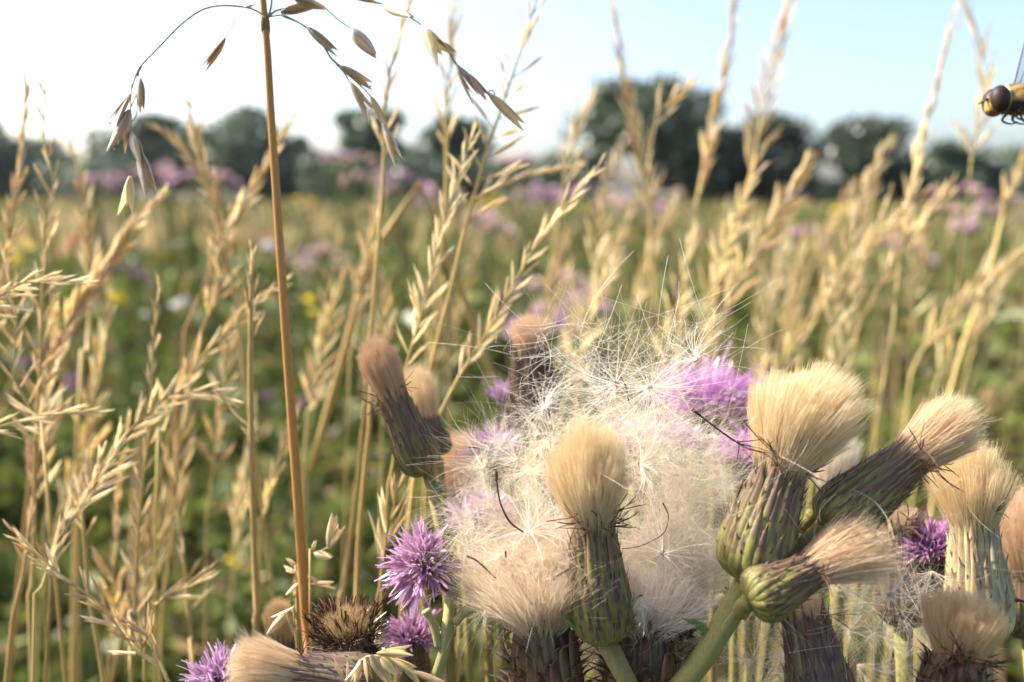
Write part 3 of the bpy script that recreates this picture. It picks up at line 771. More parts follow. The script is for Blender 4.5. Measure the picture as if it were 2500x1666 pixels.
def oat_grass():
    D = 0.133
    st = [(640, -160), (642, 0), (650, 75), (660, 250), (678, 520), (700, 850), (724, 1180), (744, 1480), (758, 1660), (775, 1900)]
    P = to_ground([at(x, y, D) for x, y in st])
    base = P[-1].copy()
    e = empty('oat_grass', base, 'sharp oat grass with a golden stem and hanging panicle of grey-brown spikelets', 'grass')
    path = crom(P, 90)
    ln = np.concatenate([[0], np.cumsum(np.linalg.norm(np.diff(path, axis=0), axis=1))])
    rad = np.interp(ln, [0, 0.016, 0.05, 0.13, ln[-1]], [mm(7, D), mm(9, D), mm(10.5, D), mm(12.5, D), mm(15, D)])
    s = link('stem', B().add(*tube(path - base, rad, 12)).mesh('stem', 'oat_stem'), e)
    nd = at(648, 62, D) - base
    link('node', B().add(*tube(np.array([nd + [0, 0, .0014], nd + [0, 0, .0005], nd - [0, 0, .0005], nd - [0, 0, .0014]]), [mm(9.5, D), mm(11.5, D), mm(11.8, D), mm(10, D)], 12), c=(0.55, 0.5, 0.6)).mesh('node', 'oat_stem'), s)

    def br(pts, w0=2.4, w1=1.4, dz=0.0, name='branch', mat='pedicel'):
        p = crom([at(x, y, D + dz * i / len(pts)) for i, (x, y) in enumerate(pts)], 6 * len(pts))
        return link(name, B().add(*tube(p - base, np.linspace(mm(w0, D), mm(w1, D), len(p)) * 1.2, 5)).mesh(name, mat), e)

    br([(650, 42), (628, 28), (600, 18), (540, 14), (490, 26), (440, 62), (395, 108), (345, 160), (330, 188)], 2.2, 1.8, -0.004)
    br([(345, 162), (338, 178), (340, 190)], 2.6, 1.6)
    br([(338, 175), (328, 195), (320, 225)], 2.2, 1.4)
    br([(338, 180), (334, 225), (325, 250), (316, 272)], 1.4, 1.2)
    br([(322, 205), (319, 250), (320, 290), (317, 325)], 1.6, 1.3)
    br([(334, 230), (335, 265), (330, 285), (318, 300)], 1.2, 1.0)
    br([(575, 48), (562, 72), (551, 92)], 1.3, 1.2)
    br([(655, 42), (672, 28), (700, 20), (745, 8)], 2.6, 1.6)
    br([(655, 42), (662, 15), (668, -25), (700, -70), (780, -60), (860, -30), (905, 0), (960, 20), (1022, 56), (1032, 66)], 2.4, 1.6)
    br([(655, 42), (690, 38), (720, 50), (749, 67)], 1.8, 1.3)
    br([(690, 40), (740, 62), (785, 106), (808, 142), (830, 162)], 1.8, 2.6)
    br([(820, 155), (840, 178), (855, 202)], 2.2, 1.4)
    br([(840, 175), (875, 205), (905, 236), (925, 280), (936, 306)], 1.8, 1.4)
    br([(798, 23), (825, 48), (857, 70)], 1.5, 1.3)
    br([(1030, 64), (1072, 100), (1095, 128), (1115, 158)], 2.2, 2.4)
    br([(1115, 158), (1140, 178), (1168, 205), (1192, 228)], 2.2, 2.0)
    br([(1192, 224), (1203, 222), (1212, 240)], 1.6, 1.0)
    SPKL = [  # base, tip, width factor, kind, awn points
        ((340, 188), (349, 276), 1.0, 'husk', None),
        ((319, 226), (266, 312), .95, 'husk', [(266, 312), (255, 313), (235, 308), (214, 303)]),
        ((316, 268), (281, 378), 1.05, 'husk', [(282, 374), (284, 386), (310, 408), (342, 430)]),
        ((317, 322), (352, 405), 1.0, 'husk', None),
        ((340, 368), (371, 480), 1.05, 'husk', [(368, 455), (374, 474), (400, 488), (450, 502)]),
        ((318, 430), (309, 528), .9, 'pale', [(318, 430), (320, 400), (324, 375)]),
        ((550, 92), (488, 182), 1.0, 'husk', [(502, 137), (474, 167), (472, 185), (477, 212)]),
        ((685, 31), (775, 8), .95, 'husk', None),
        ((716, -5), (800, 23), .95, 'husk', None),
        ((750, 68), (830, 134), 1.0, 'husk', None),
        ((832, 162), (915, 214), .95, 'husk', [(908, 208), (930, 203), (952, 200)]),
        ((856, 202), (911, 288), .95, 'husk', [(910, 286), (900, 312), (880, 340), (855, 367)]),
        ((906, 236), (946, 318), .8, 'pale', None),
        ((935, 302), (976, 402), .95, 'husk', [(977, 404), (960, 428), (935, 452), (913, 477)]),
        ((857, 70), (919, 144), 1.15, 'husk', [(917, 142), (908, 158), (900, 173)]),
        ((852, -10), (932, 6), .8, 'husk', None),
        ((935, 12), (1010, 46), .8, 'pale', [(1000, 32), (1040, 36), (1085, 42)]),
        ((1030, 64), (1092, 158), 1.15, 'pale', None),
        ((1068, 98), (1118, 128), .7, 'husk', None),
        ((1114, 158), (1166, 250), 1.0, 'husk', None),
        ((1142, 180), (1196, 246), .75, 'husk', None),
        ((1192, 228), (1285, 316), .75, 'pale', None),
        ((595, 18), (630, 10), .7, 'pale', None),
    ]
    rg = np.random.RandomState(9)
    for k, (b0, t0, wf, kind, aw) in enumerate(SPKL):
        off = rg.normal(0, 0.0012)
        p0 = at(*b0, D - 0.001); p1 = at(*t0, D - 0.001 + off)
        L = np.linalg.norm(p1 - p0) * 1.02
        o = link('spikelet', OAT[kind][k % 3], e, frame(p0 - base, p1 - p0, rg.normal(0.9, 0.5), toward=-FWD, scale=(L * wf * 1.12, L * wf * 1.12, L)))
        if kind == 'pale': o['label'] = 'bleached cream spikelet'
        if aw:
            p = crom([at(x, y, D - 0.001) for x, y in aw], 10)
            inv = o.matrix_local.inverted()
            pl = np.array([inv @ Vector(x - base) for x in p])
            link('awn', B().add(*tube(pl, np.linspace(mm(3.0, D), mm(1.6, D), len(p)) / L, 5)).mesh('awn', 'awn'), o)


oat_grass()


def husk_sprig(spk, stems, d, label, seed, name='oat_sprig', root=None, fat=1.25):
    """A small sprig of bleached oat husks: spk = (base, tip, width), stems = pixel paths."""
    rg = np.random.RandomState(seed)
    full = to_ground([at(x, y, d) for x, y in root]); base = full[-1].copy()
    e = empty(name, base, label, 'grass')
    path = crom(full, 40)
    link('stem', B().add(*tube(path - base, np.linspace(mm(3, d), mm(9, d), len(path)), 6)).mesh('stem', 'straw_stem'), e)
    for pts in stems:
        p = crom([at(x, y, d) for x, y in pts], 8)
        link('branch', B().add(*tube(p - base, [mm(2.6, d)] * len(p), 5)).mesh('branch', 'straw_stem'), e)
    for k, (b0, t0, wf) in enumerate(spk):
        p0 = at(*b0, d - 0.0006 * (k % 3)); p1 = at(*t0, d - 0.0006 * (k % 3) + rg.normal(0, 0.001)); L = np.linalg.norm(p1 - p0)
        link('spikelet', OAT['pale'][k % 3], e, frame(p0 - base, p1 - p0, rg.normal(0.8, 0.6), toward=-FWD, scale=(L * wf * fat, L * wf * fat, L)))


husk_sprig([((765, 1352), (815, 1362), 1.2), ((803, 1340), (820, 1250), .9), ((808, 1338), (838, 1278), .7), ((762, 1345), (772, 1318), .8)], [[(760, 1350), (785, 1345), (803, 1335)]],
           .131, 'pale husks clinging to the oat stem, upper cluster', 81, root=[(757, 1340), (757, 1400), (765, 1700)])
husk_sprig([((725, 1385), (700, 1362), 1.0), ((722, 1400), (694, 1386), 1.0), ((728, 1425), (704, 1454), .9), ((735, 1400), (778, 1420), .7), ((760, 1425), (822, 1428), .8), ((728, 1390), (735, 1425), .8)],
           [[(725, 1380), (718, 1420), (722, 1460)], [(745, 1430), (765, 1427)]], .136, 'pale spiky husks behind the oat stem, lower cluster', 82, root=[(722, 1380), (718, 1450), (735, 1700)])
husk_sprig([((712, 1490), (652, 1548), .8), ((700, 1500), (725, 1545), .8), ((716, 1484), (665, 1515), .6)], [[(716, 1480), (728, 1520)]],
           .129, 'forked pale husk hanging in front of the brown bud', 83, root=[(714, 1484), (730, 1540), (740, 1700)])
husk_sprig([((880, 1612), (870, 1668), 1.0), ((905, 1600), (958, 1672), .9), ((920, 1596), (1014, 1590), .62), ((955, 1612), (1022, 1640), 1.0), ((930, 1606), (968, 1650), 1.1), ((1010, 1640), (1090, 1672), .55),
            ((890, 1606), (905, 1668), 1.0), ((985, 1625), (1030, 1665), .9), ((880, 1618), (846, 1668), .5), ((940, 1600), (935, 1580), .7)],
           [[(870, 1640), (880, 1612), (905, 1602), (950, 1606), (1010, 1640)]], .108, 'bright bleached oat husks lying at the bottom edge of the frame', 84, root=[(868, 1645), (862, 1690), (850, 1800)], fat=1.35)
husk_sprig([((845, 1668), (806, 1600), .5), ((848, 1668), (850, 1610), .4)], [[(846, 1660), (848, 1690)]], .107, 'thin pointed green-gold husk beside the bleached oat husks', 85, root=[(846, 1665), (850, 1720), (850, 1800)])

# ------------------------------------------------------------------ thistles
PT = np.array([0, .04, .10, .20, .35, .6, .85, 1.0, 1.25, 1.6]); PR = np.array([.26, .60, .86, .98, 1.0, .86, .74, .70, .72, .85])


def prof(t):
    return np.interp(t, PT, PR)


def lathe(zs, rs, n):
    a = np.arange(n) * 2 * math.pi / n
    v = np.stack([rs[:, None] * np.cos(a), rs[:, None] * np.sin(a), zs[:, None] + 0 * a], -1).reshape(-1, 3)
    i = np.arange(len(zs) - 1)[:, None] * n; j = np.arange(n)[None]; j2 = (j + 1) % n
    return v, np.stack([i + j, i + j2, i + n + j2, i + n + j], -1).reshape(-1, 4)


STYLE = {  # body, edge, streak, tip
    'green': ((0.225, 0.205, 0.06), (0.37, 0.32, 0.13), (0.10, 0.028, 0.06), (0.05, 0.018, 0.02)),
    'olive': ((0.15, 0.135, 0.045), (0.27, 0.22, 0.10), (0.075, 0.030, 0.045), (0.04, 0.02, 0.016)),
    'mauve': ((0.20, 0.155, 0.085), (0.36, 0.27, 0.19), (0.13, 0.06, 0.075), (0.05, 0.02, 0.02)),
    'pale': ((0.52, 0.47, 0.24), (0.70, 0.62, 0.38), (0.30, 0.17, 0.13), (0.16, 0.07, 0.05)),
    'brown': ((0.185, 0.105, 0.055), (0.36, 0.225, 0.12), (0.10, 0.048, 0.028), (0.06, 0.03, 0.018)),
    'dark': ((0.095, 0.055, 0.034), (0.16, 0.095, 0.05), (0.06, 0.03, 0.02), (0.045, 0.02, 0.015)),
}


def bract_mesh(Li, Rm, z0, L, n, off, flare, style, spine, wide=1.1, brownish=0.0):
    s = np.linspace(0, 1, 8)[:, None]; a = np.array([-1, -.5, 0, .5, 1])[None]
    z = z0 + s * L
    r = prof(z / Li) * Rm + off + Rm * 0.03 * s + flare * np.clip((s - .72) / .28, 0, 1) ** 1.6
    w = 2 * math.pi * prof((z0 + 0.35 * L) / Li) * Rm / n * wide
    half = w / 2 * np.interp(s, [0, .15, .45, .75, .9, 1], [.85, 1, .95, .62, .30, .03])
    ang = a * half / np.maximum(r, 1e-5)
    ridge = r + half * 0.5 * (1 - a ** 2) - half * 0.10 * np.abs(a) ** 2
    body, edge, streak, tipc = [np.array(c) for c in STYLE[style]]
    v = np.stack([ridge * np.cos(ang), ridge * np.sin(ang), z + 0 * a], -1)
    v[-1, :, 2] += spine * 0.4; v[-1, :, 0] += spine * 0.5
    k = np.broadcast_to(np.clip((s - .42) / .15, 0, 1) * np.interp(np.abs(a), [0, .5, 1], [1, .6, 0]), (8, 5))[..., None]
    ed = np.broadcast_to((np.abs(a) > .8) + 0 * s, (8, 5))[..., None]
    tp = np.broadcast_to(np.clip((s - .86) / .1, 0, 1) + 0 * a, (8, 5))[..., None]
    c = body * (1 - ed) + edge * ed
    c = c * (1 - .85 * k) + streak * .85 * k
    c = c * (1 - tp) + tipc * tp
    if brownish: c = c * (1 - brownish) + np.array([0.20, 0.115, 0.07]) * brownish
    i = np.arange(7)[:, None] * 5 + np.arange(4)[None]
    q = np.stack([i, i + 1, i + 6, i + 5], -1).reshape(-1, 4)
    return B().add(v.reshape(-1, 3), q, c=c.reshape(-1, 3)).mesh('bract', 'bract')


def pappus_mesh(Li, Rm, Lp, Rt, nh, rg, bend=(0, 0), messy=0.06, wid=3.4e-5, mat='pappus', tint=(1, 1, 1), dome=0.28, low=0.78):
    u = rg.uniform(0, 1, nh) ** .62; a = rg.uniform(0, 2 * math.pi, nh)
    r0 = u * Rm * 0.66; z0 = Li * rg.uniform(low, 0.98, nh)
    rt = (u * .94 + rg.normal(0, 0.04, nh)) * Rt * np.where(rg.uniform(0, 1, nh) < .05, rg.uniform(1, 1.25, nh), 1); at_ = a + rg.normal(0, 0.12, nh)
    ball_ = 1 - dome * 1.9 * (1 - np.sqrt(np.clip(1 - .92 * u ** 2, 0, 1)))
    hz = Li + Lp * ball_ * np.where(rg.uniform(0, 1, nh) < .3, rg.uniform(.6, .9, nh), rg.uniform(0.88, 1.04, nh))
    s = np.linspace(0, 1, 8)
    p0 = np.stack([r0 * np.cos(a), r0 * np.sin(a), z0], -1)
    p2 = np.stack([rt * np.cos(at_), rt * np.sin(at_), hz], -1)
    nc = 90                                        # hairs cling together in ragged locks
    cen = p2[rg.randint(0, nh, nc)] + rg.normal(0, 1, (nc, 3)) * [.05 * Rt, .05 * Rt, .05 * Lp]
    own = np.argmin(((p2[:, None] - cen[None]) ** 2).sum(-1), 1)
    pull = rg.uniform(.15, .8, nc)[own][:, None]
    p2 = p2 * (1 - pull) + (cen[own] + (p2 - cen[own]) * .25) * pull
    p2[:, 2] += (rg.normal(0, .05, nc)[own]) * Lp
    rc = np.maximum(r0, .60 * rt + .40 * r0)
    p1 = np.stack([rc * np.cos(a), rc * np.sin(a), Li + 0.46 * Lp * ball_ + 0 * u], -1)
    P = ((1 - s) ** 2)[None, :, None] * p0[:, None] + (2 * s * (1 - s))[None, :, None] * p1[:, None] + (s ** 2)[None, :, None] * p2[:, None]
    h = np.clip((P[..., 2] - Li) / Lp, 0, 1.3)
    P[..., 0] += bend[0] * h ** 2 * Lp; P[..., 1] += bend[1] * h ** 2 * Lp
    j = rg.normal(0, 1, (nh, 2)); j2 = rg.normal(0, 1, (nh, 2))
    P[..., :2] += (j[:, None] * (h ** 1.5)[..., None] + j2[:, None] * (np.clip(h - .7, 0, 1) * 5)[..., None]) * messy * Lp
    W = wid * np.array([1, 1, 1, 1, .9, .8, .65, .4])[None] * rg.uniform(0.7, 1.3, (nh, 1))
    v, q = ribbons(P, W, rg)
    c = np.array(tint) * rg.uniform(0.82, 1.1, (nh, 1)) * np.array([[1, 1, 1.0]])
    return B().add(v, q, c=np.repeat(np.clip(c, 0, 1.08), 16, 0)).mesh('pappus', mat)


def floret_mesh(Li, Rm, Lf, Rt, n, rg, tint=(1, 1, 1), wid=3.0e-4, forks=4):
    b = B()
    u = np.sqrt(rg.uniform(0, 1, n)); a = rg.uniform(0, 6.283, n)
    th = u * Rt
    d = np.stack([np.sin(th) * np.cos(a), np.sin(th) * np.sin(a), np.cos(th)], -1)
    p0 = np.stack([u * Rm * .6 * np.cos(a), u * Rm * .6 * np.sin(a), np.full(n, Li * .7)], -1)
    L = Lf * rg.uniform(0.55, 1.12, n)
    pm = np.stack([u * Rm * .75 * np.cos(a), u * Rm * .75 * np.sin(a), np.full(n, Li * 1.0)], -1)
    side = unit(np.cross(d, rg.normal(size=(n, 3)))); s2 = np.cross(d, side)
    for f in range(forks):
        fa = f * 6.283 / forks
        out = side * math.cos(fa) + s2 * math.sin(fa)
        s = np.array([0, .25, .5, .72, .88, 1.0])
        P = pm[:, None] + d[:, None] * (L[:, None] * s)[..., None] + out[:, None] * (L[:, None] * (np.array([0.006, .012, .016, .03, .07, .12]) * 1.0))[..., None] * rg.uniform(.6, 1.3, (n, 1, 1))
        P = P + (rg.normal(0, .17, (n, 1, 3)) * (s ** 2)[None, :, None] * L[:, None, None])
        P = np.concatenate([p0[:, None], P], 1)
        v, q = ribbons(P, wid * np.array([.6, .7, .8, 1.0, 1.0, .9, .6])[None], rg)
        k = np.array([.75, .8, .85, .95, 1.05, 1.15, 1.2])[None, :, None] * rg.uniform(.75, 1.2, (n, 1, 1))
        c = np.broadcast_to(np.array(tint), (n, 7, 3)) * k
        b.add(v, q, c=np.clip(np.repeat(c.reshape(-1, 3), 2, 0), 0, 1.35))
    return b.mesh('florets', 'floret')


def withered_mesh(L, rg, n=6, r=6.5e-5, c=(1, 1, 1)):
    """A tuft of withered dark florets growing along +x and curling."""
    b = B()
    for k in range(n):
        a = rg.normal(0, .42); el = rg.normal(.30, .35); l = L * rg.uniform(.6, 1.1)
        d = np.array([math.cos(el), math.sin(a) * .8, math.sin(el)])
        s = np.linspace(0, 1, 7)[:, None]
        curl = rg.normal(0, .35, 3) * [0.3, 1, 1]
        p = d * l * s + curl * l * s ** 2.2
        b.add(*tube(p, r * np.array([1, 1, .9, 1.0, 1.2, 1.3, .6]) * rg.uniform(.7, 1.2), 5), c=np.array(c) * rg.uniform(.7, 1.8))
    return b.mesh('withered_floret', 'withered')


def head(e, root, b_px, m_px, d0, d1, width, style='green', pap=None, flor=None, seed=1, flare=0.06, rows=7, wither=0, roll=0.0, inner=True, nper=13, spine=2.0, label=None, curl=0.0, wl=60, spikes=0, il=.56):
    """A flower head from its base pixel to its mouth pixel, as a part of thistle e (whose origin is root)."""
    rg = np.random.RandomState(seed)
    p0 = at(*b_px, d0); p1 = at(*m_px, d1); dm = (d0 + d1) / 2
    Li = np.linalg.norm(p1 - p0); Rm = mm(width, dm) / 2 * .87
    ts = np.array([0, .02, .05, .1, .18, .3, .45, .6, .8, .98, 1.0]); rs = prof(ts) * Rm * .97; rs[0] *= .6; rs[-1] = Rm * .2
    v, q = lathe(ts * Li, rs, 16)
    h = link('flower_head', B().add(v, q).mesh('flower_head', 'core'), e, frame(p0 - root, p1 - p0, roll, toward=-FWD))
    if label: h['label'] = label
    Z0 = np.array([0.005, .035, .08, .14, .22, .32, .44]); LL = np.array([.22, .30, .38, .46, .53, .58, .60])
    for r in range(rows):
        n = nper - (1 if r == 0 else 0)
        m = bract_mesh(Li, Rm, Z0[r] * Li, LL[r] * Li, n, Rm * (0.008 + 0.012 * (6 - r)), Rm * flare * (1 + .3 * r * (flare > .1)), style, Rm * .10 * spine, 1.0 if r < 5 else .9, brownish=0.13 * max(0, r - 2.5) if style in ('green', 'olive') else 0)
        for k in range(n):
            a = (k + .5 * (r % 2) + rg.normal(0, .07)) * 2 * math.pi / n
            rag = style in ('brown', 'dark'); sc = rg.uniform(.72, 1.12) if rag else rg.uniform(.93, 1.05)
            link('bract', m, h, Matrix.Rotation(a, 4, 'Z') @ Matrix.Rotation(rg.normal(0, .035 if rag else .012) + curl * rg.uniform(0, 1), 4, 'Y') @ Matrix.Rotation(rg.normal(0, .07 if rag else .012), 4, 'X') @ Matrix.Diagonal((1 + rg.uniform(0, .03), 1, sc, 1)))
    if inner:
        n = nper + 2
        m = bract_mesh(Li, Rm * .97, .55 * Li, (il if pap else .40) * Li, n, 0.0, Rm * .05, 'mauve' if style != 'pale' else 'pale', Rm * .1, .95, brownish=.5 if style not in ('pale',) else .1)
        for k in range(n):
            link('bract', m, h, Matrix.Rotation((k + rg.normal(0, .1)) * 6.283 / n, 4, 'Z') @ Matrix.Diagonal((1, 1, rg.uniform(.92, 1.08), 1)))
    if pap:
        pp = dict(pap); Lp = mm(pp.pop('L'), dm); Rt = mm(pp.pop('W'), dm) / 2
        o = link('pappus', pappus_mesh(Li, Rm, Lp, Rt, int(2.0 * pp.pop('n', 2200)), rg, **pp), h); tag(o, kind='stuff')
    if flor:
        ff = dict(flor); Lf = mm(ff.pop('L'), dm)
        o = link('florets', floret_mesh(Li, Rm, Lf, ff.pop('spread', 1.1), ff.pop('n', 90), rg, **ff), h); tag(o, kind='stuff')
    for k in range(wither):
        a = rg.uniform(0, 6.283)
        o = link('withered_floret', withered_mesh(mm(wl, dm), rg), h,
                 Matrix.Rotation(a, 4, 'Z') @ Matrix.Translation((Rm * prof(.97), 0, Li * rg.uniform(.9, 1.06))) @ Matrix.Rotation(rg.normal(0, .5), 4, 'X'))
    for k in range(spikes):
        a = rg.uniform(0, 6.283); u = rg.uniform(.1, 1.25)
        p = np.array([Rm * .8 * u, 0, Li * .85]); d = unit(np.array([.5 * u + rg.normal(0, .1), rg.normal(0, .15), 1]))
        l = mm(wl, dm) * rg.uniform(.9, 1.6)
        pts = np.array([p + d * l * t + np.array([.18 * l * t * t * rg.uniform(0, 1.5), rg.normal(0, .02) * l, 0]) for t in np.linspace(0, 1, 6)])
        b = B().add(*tube(pts, np.array([.9, .8, .8, 1, 1.2, .6]) * 1.1e-4, 5), c=(.9, .8, .75))
        for t in (3, 4):
            e2 = unit(d + rg.normal(0, .5, 3)) * l * .2
            b.add(*tube(np.array([pts[t], pts[t] + e2 * .5, pts[t] + e2]), [6e-5, 5e-5, 3e-5], 4), c=(.9, .8, .75))
        link('withered_floret', b.mesh('withered_floret', 'withered'), h, Matrix.Rotation(a, 4, 'Z'))
    return h


def thistle(label, stalk, d, heads, wst=34, group=None, extra=(), leaf=None, col=(1, 1, 1), leaflets=()):
    """stalk: pixels from the head down; extra: side stalks; heads: kwargs for head()."""
    P = [at(x, y, dd) for (x, y), dd in zip(stalk, d if isinstance(d, (list, tuple)) else [d] * len(stalk))]
    dm = float(np.mean(d)); full = to_ground(P); root = full[-1].copy()
    e = empty('thistle', root, label, 'thistle', group)
    path = crom(full, 24 + 5 * len(full))
    n = len(path)
    rad = np.linspace(mm(wst, dm) / 2, mm(wst * 1.6, dm) / 2, n)
    rad[:3] *= np.array([1.35, 1.15, 1.03])
    rg = np.random.RandomState(len(label) * 7 + 1)
    v, q, t = tube(path - root, rad, 12)
    rib = 1 + .13 * np.tile(np.cos(np.arange(12) * math.pi), n)
    ctr = np.repeat(path - root, 12, 0); v[:-2] = ctr + (v[:-2] - ctr) * rib[:, None]
    sb = B().add(v, q, t, c=col)
    for pts, dd, w in extra:
        ee = crom([at(x, y, z) for (x, y), z in zip(pts, dd)], 5 * len(pts))
        sb.add(*tube(ee - root, np.interp(np.linspace(0, 1, len(ee)), [0, .12, 1], [mm(w, dd[0]) * .66, mm(w, dd[0]) * .48, mm(w, dd[0]) * .55]), 9), c=col)
    st_o = link('stalk', sb.mesh('stalk', 'stalk'), e)
    if dm < .125:
        m_ = 420; ii = rg.randint(0, max(2, n // 2), m_); aa = rg.uniform(0, 6.283, m_); f_ = rg.uniform(0, 1, (m_, 1))
        c0 = path[ii] * (1 - f_) + path[ii + 1] * f_ - root; tt = unit(path[ii + 1] - path[ii]); u_ = unit(np.cross(tt, FWD)); w_ = np.cross(tt, u_)
        o_ = np.cos(aa)[:, None] * u_ + np.sin(aa)[:, None] * w_; r_ = rad[ii][:, None]
        ll = rg.uniform(.0002, .0007, (m_, 1)); dirn = unit(o_ + rg.normal(0, .5, (m_, 3)))
        Ph = np.stack([c0 + o_ * r_ * .95, c0 + o_ * r_ + dirn * ll * .6, c0 + o_ * r_ + dirn * ll], 1)
        v, q = ribbons(Ph, 2.2e-5 * np.array([[1, .9, .5]]), rg)
        tag(link('down', B().add(v, q).mesh('down', 'fluff'), st_o), kind='stuff')
    for pts, dz, w in leaflets:
        p = crom([at(x, y, dz) for x, y in pts], 9)
        sd_ = unit(np.cross(unit(p[-1] - p[0]), FWD + [0.4, 0, .2]))
        ww = mm(w, dz) * np.interp(np.linspace(0, 1, 9), [0, .3, .7, 1], [.5, 1, .8, .04]) / 2
        zig = 1 + .25 * np.cos(np.arange(9) * math.pi)
        mid = p + FWD * mm(w, dz) * .12
        v = np.stack([p - sd_ * (ww * zig)[:, None], mid, p + sd_ * (ww * zig)[:, None]], 1).reshape(-1, 3) - root
        i = np.arange(8)[:, None] * 3 + np.arange(2)[None]
        q = np.stack([i, i + 1, i + 4, i + 3], -1).reshape(-1, 4)
        link('leaf', B().add(v, q, c=(0.5, .75, .7)).mesh('leaf', 'stalk'), e)
    for h in heads:
        head(e, root, **h)
    return e


# the sharp central head
thistle('upright thistle head with round tan tuft in the centre, standing sharp before white fluff', [(1476, 1558), (1482, 1600), (1510, 1650), (1545, 1710), (1560, 1900)], [.1125] * 5, [
    dict(b_px=(1474, 1566), m_px=(1444, 1262), d0=.1125, d1=.1115, width=154, style='green', seed=21, pap=dict(L=236, W=232, n=3600, messy=.042, dome=.36), wither=9, roll=.3, wl=72, il=.82)], wst=39,
    leaflets=[([(1425, 1545), (1385, 1520), (1368, 1490)], .1105, 14)])

# three heads on one stalk
thistle('stout green thistle stalk carrying the largest tuft, a tilted head and a small flopped head', [(1822, 1432), (1790, 1510), (1745, 1575), (1680, 1650), (1600, 1740)], [.110] * 5, [
    dict(b_px=(1818, 1420), m_px=(1914, 1124), d0=.1105, d1=.112, width=176, style='green', seed=22, pap=dict(L=252, W=318, n=4600, messy=.042, dome=.36, bend=(-.10, .13)), wither=7, roll=.9, wl=84, il=.70),
    dict(b_px=(2012, 1290), m_px=(2236, 1108), d0=.113, d1=.1115, width=150, style='green', seed=23, pap=dict(L=172, W=165, n=2400, messy=.065, dome=.25), wither=6, roll=.2, wl=78),
    dict(b_px=(1826, 1470), m_px=(1985, 1388), d0=.1055, d1=.1065, width=138, style='green', seed=24, pap=dict(L=190, W=170, n=2200, messy=.13, dome=.2, bend=(-.05, .15)), wither=1, roll=.5, wl=60)],
    wst=42, extra=[([(2012, 1292), (1985, 1312), (1930, 1352), (1872, 1400), (1800, 1500)], [.113, .113, .1125, .1115, .110], 42), ([(1828, 1468), (1815, 1475), (1795, 1500)], [.1058, .107, .110], 34),
                   ([(1952, 1290), (1978, 1262), (1985, 1225)], [.116, .117, .118], 30)],
    leaflets=[([(1735, 1570), (1722, 1540), (1695, 1520), (1665, 1510)], .110, 26)])

thistle('slender dark thistle head with a blunt brown tuft leaning away from the fluff', [(1046, 1152), (1058, 1190), (1070, 1230), (1085, 1330), (1095, 1500)], .131, [
    dict(b_px=(1040, 1158), m_px=(958, 962), d0=.131, d1=.130, width=106, style='olive', seed=25, pap=dict(L=150, W=112, n=2400, messy=.028, dome=.30, tint=(.92, .86, .78)), wither=4, roll=.7, wl=52)], wst=22, leaflets=[([(1050, 1165), (1075, 1200), (1062, 1228)], .130, 24)])
thistle('cream tufted head half hidden behind the slender dark head', [(1070, 1120), (1085, 1200), (1090, 1300)], .150, [
    dict(b_px=(1062, 1118), m_px=(1036, 1020), d0=.150, d1=.150, width=96, style='olive', seed=26, pap=dict(L=130, W=130, n=1600, messy=.04))], wst=18)
thistle('blurred dark upright head with a pale crest, above the fluff', [(1305, 1030), (1310, 1100), (1320, 1250)], .162, [
    dict(b_px=(1302, 1035), m_px=(1296, 850), d0=.162, d1=.162, width=120, style='dark', seed=27, pap=dict(L=88, W=118, n=1300, messy=.06), wither=4, wl=40)], wst=22)
thistle('blurred round beige tuft beside the fluff, below the slender dark head', [(1125, 1290), (1135, 1350), (1140, 1450)], .158, [
    dict(b_px=(1125, 1290), m_px=(1120, 1205), d0=.158, d1=.158, width=90, style='dark', seed=28, pap=dict(L=155, W=190, n=1700, messy=.05, tint=(1, .97, .93)))], wst=20)
thistle('pale ribbed thistle head with a tall sunlit tuft near the frame edge', [(2392, 1545), (2398, 1600), (2405, 1700)], .124, [
    dict(b_px=(2395, 1560), m_px=(2375, 1262), d0=.124, d1=.124, width=148, style='pale', seed=29, pap=dict(L=190, W=225, n=2600, messy=.045, dome=.36), wither=1)], wst=34)
thistle('shaded tuft cut by the frame edge, beside the pale ribbed head', [(2520, 1560), (2525, 1620), (2530, 1700)], .137, [
    dict(b_px=(2518, 1560), m_px=(2505, 1390), d0=.137, d1=.137, width=130, style='olive', seed=30, pap=dict(L=210, W=230, n=2000, messy=.04))], wst=30)
thistle('brown tufted head with dark base low near the corner of the frame', [(2330, 1745), (2332, 1790), (2335, 1850)], .107, [
    dict(b_px=(2322, 1745), m_px=(2340, 1590), d0=.107, d1=.107, width=165, style='dark', seed=31, pap=dict(L=142, W=225, n=2600, messy=.05, dome=.2, tint=(.95, .88, .8)), wither=8, wl=70, flare=.15)], wst=36)
thistle('ribbed green-mauve head partly hidden under the small flopped head', [(2030, 1790), (2035, 1830), (2040, 1900)], .121, [
    dict(b_px=(2030, 1790), m_px=(1962, 1500), d0=.121, d1=.123, width=165, style='mauve', seed=32, pap=dict(L=60, W=110, n=700, messy=.08), wither=3)], wst=36)
thistle('reddish-brown head between the tilted head and the purple flower', [(2205, 1530), (2205, 1600), (2210, 1700)], .133, [
    dict(b_px=(2205, 1530), m_px=(2190, 1270), d0=.133, d1=.133, width=125, style='mauve', seed=33, pap=dict(L=40, W=110, n=500, messy=.1), wither=6, wl=55)], wst=28)
thistle('pale tuft glowing close behind the largest tuft', [(2040, 1330), (2040, 1400), (2045, 1500)], .138, [
    dict(b_px=(2030, 1330), m_px=(2030, 1180), d0=.138, d1=.138, width=95, style='olive', seed=34, pap=dict(L=140, W=150, n=1500, messy=.06, mat='fluff'))], wst=24)
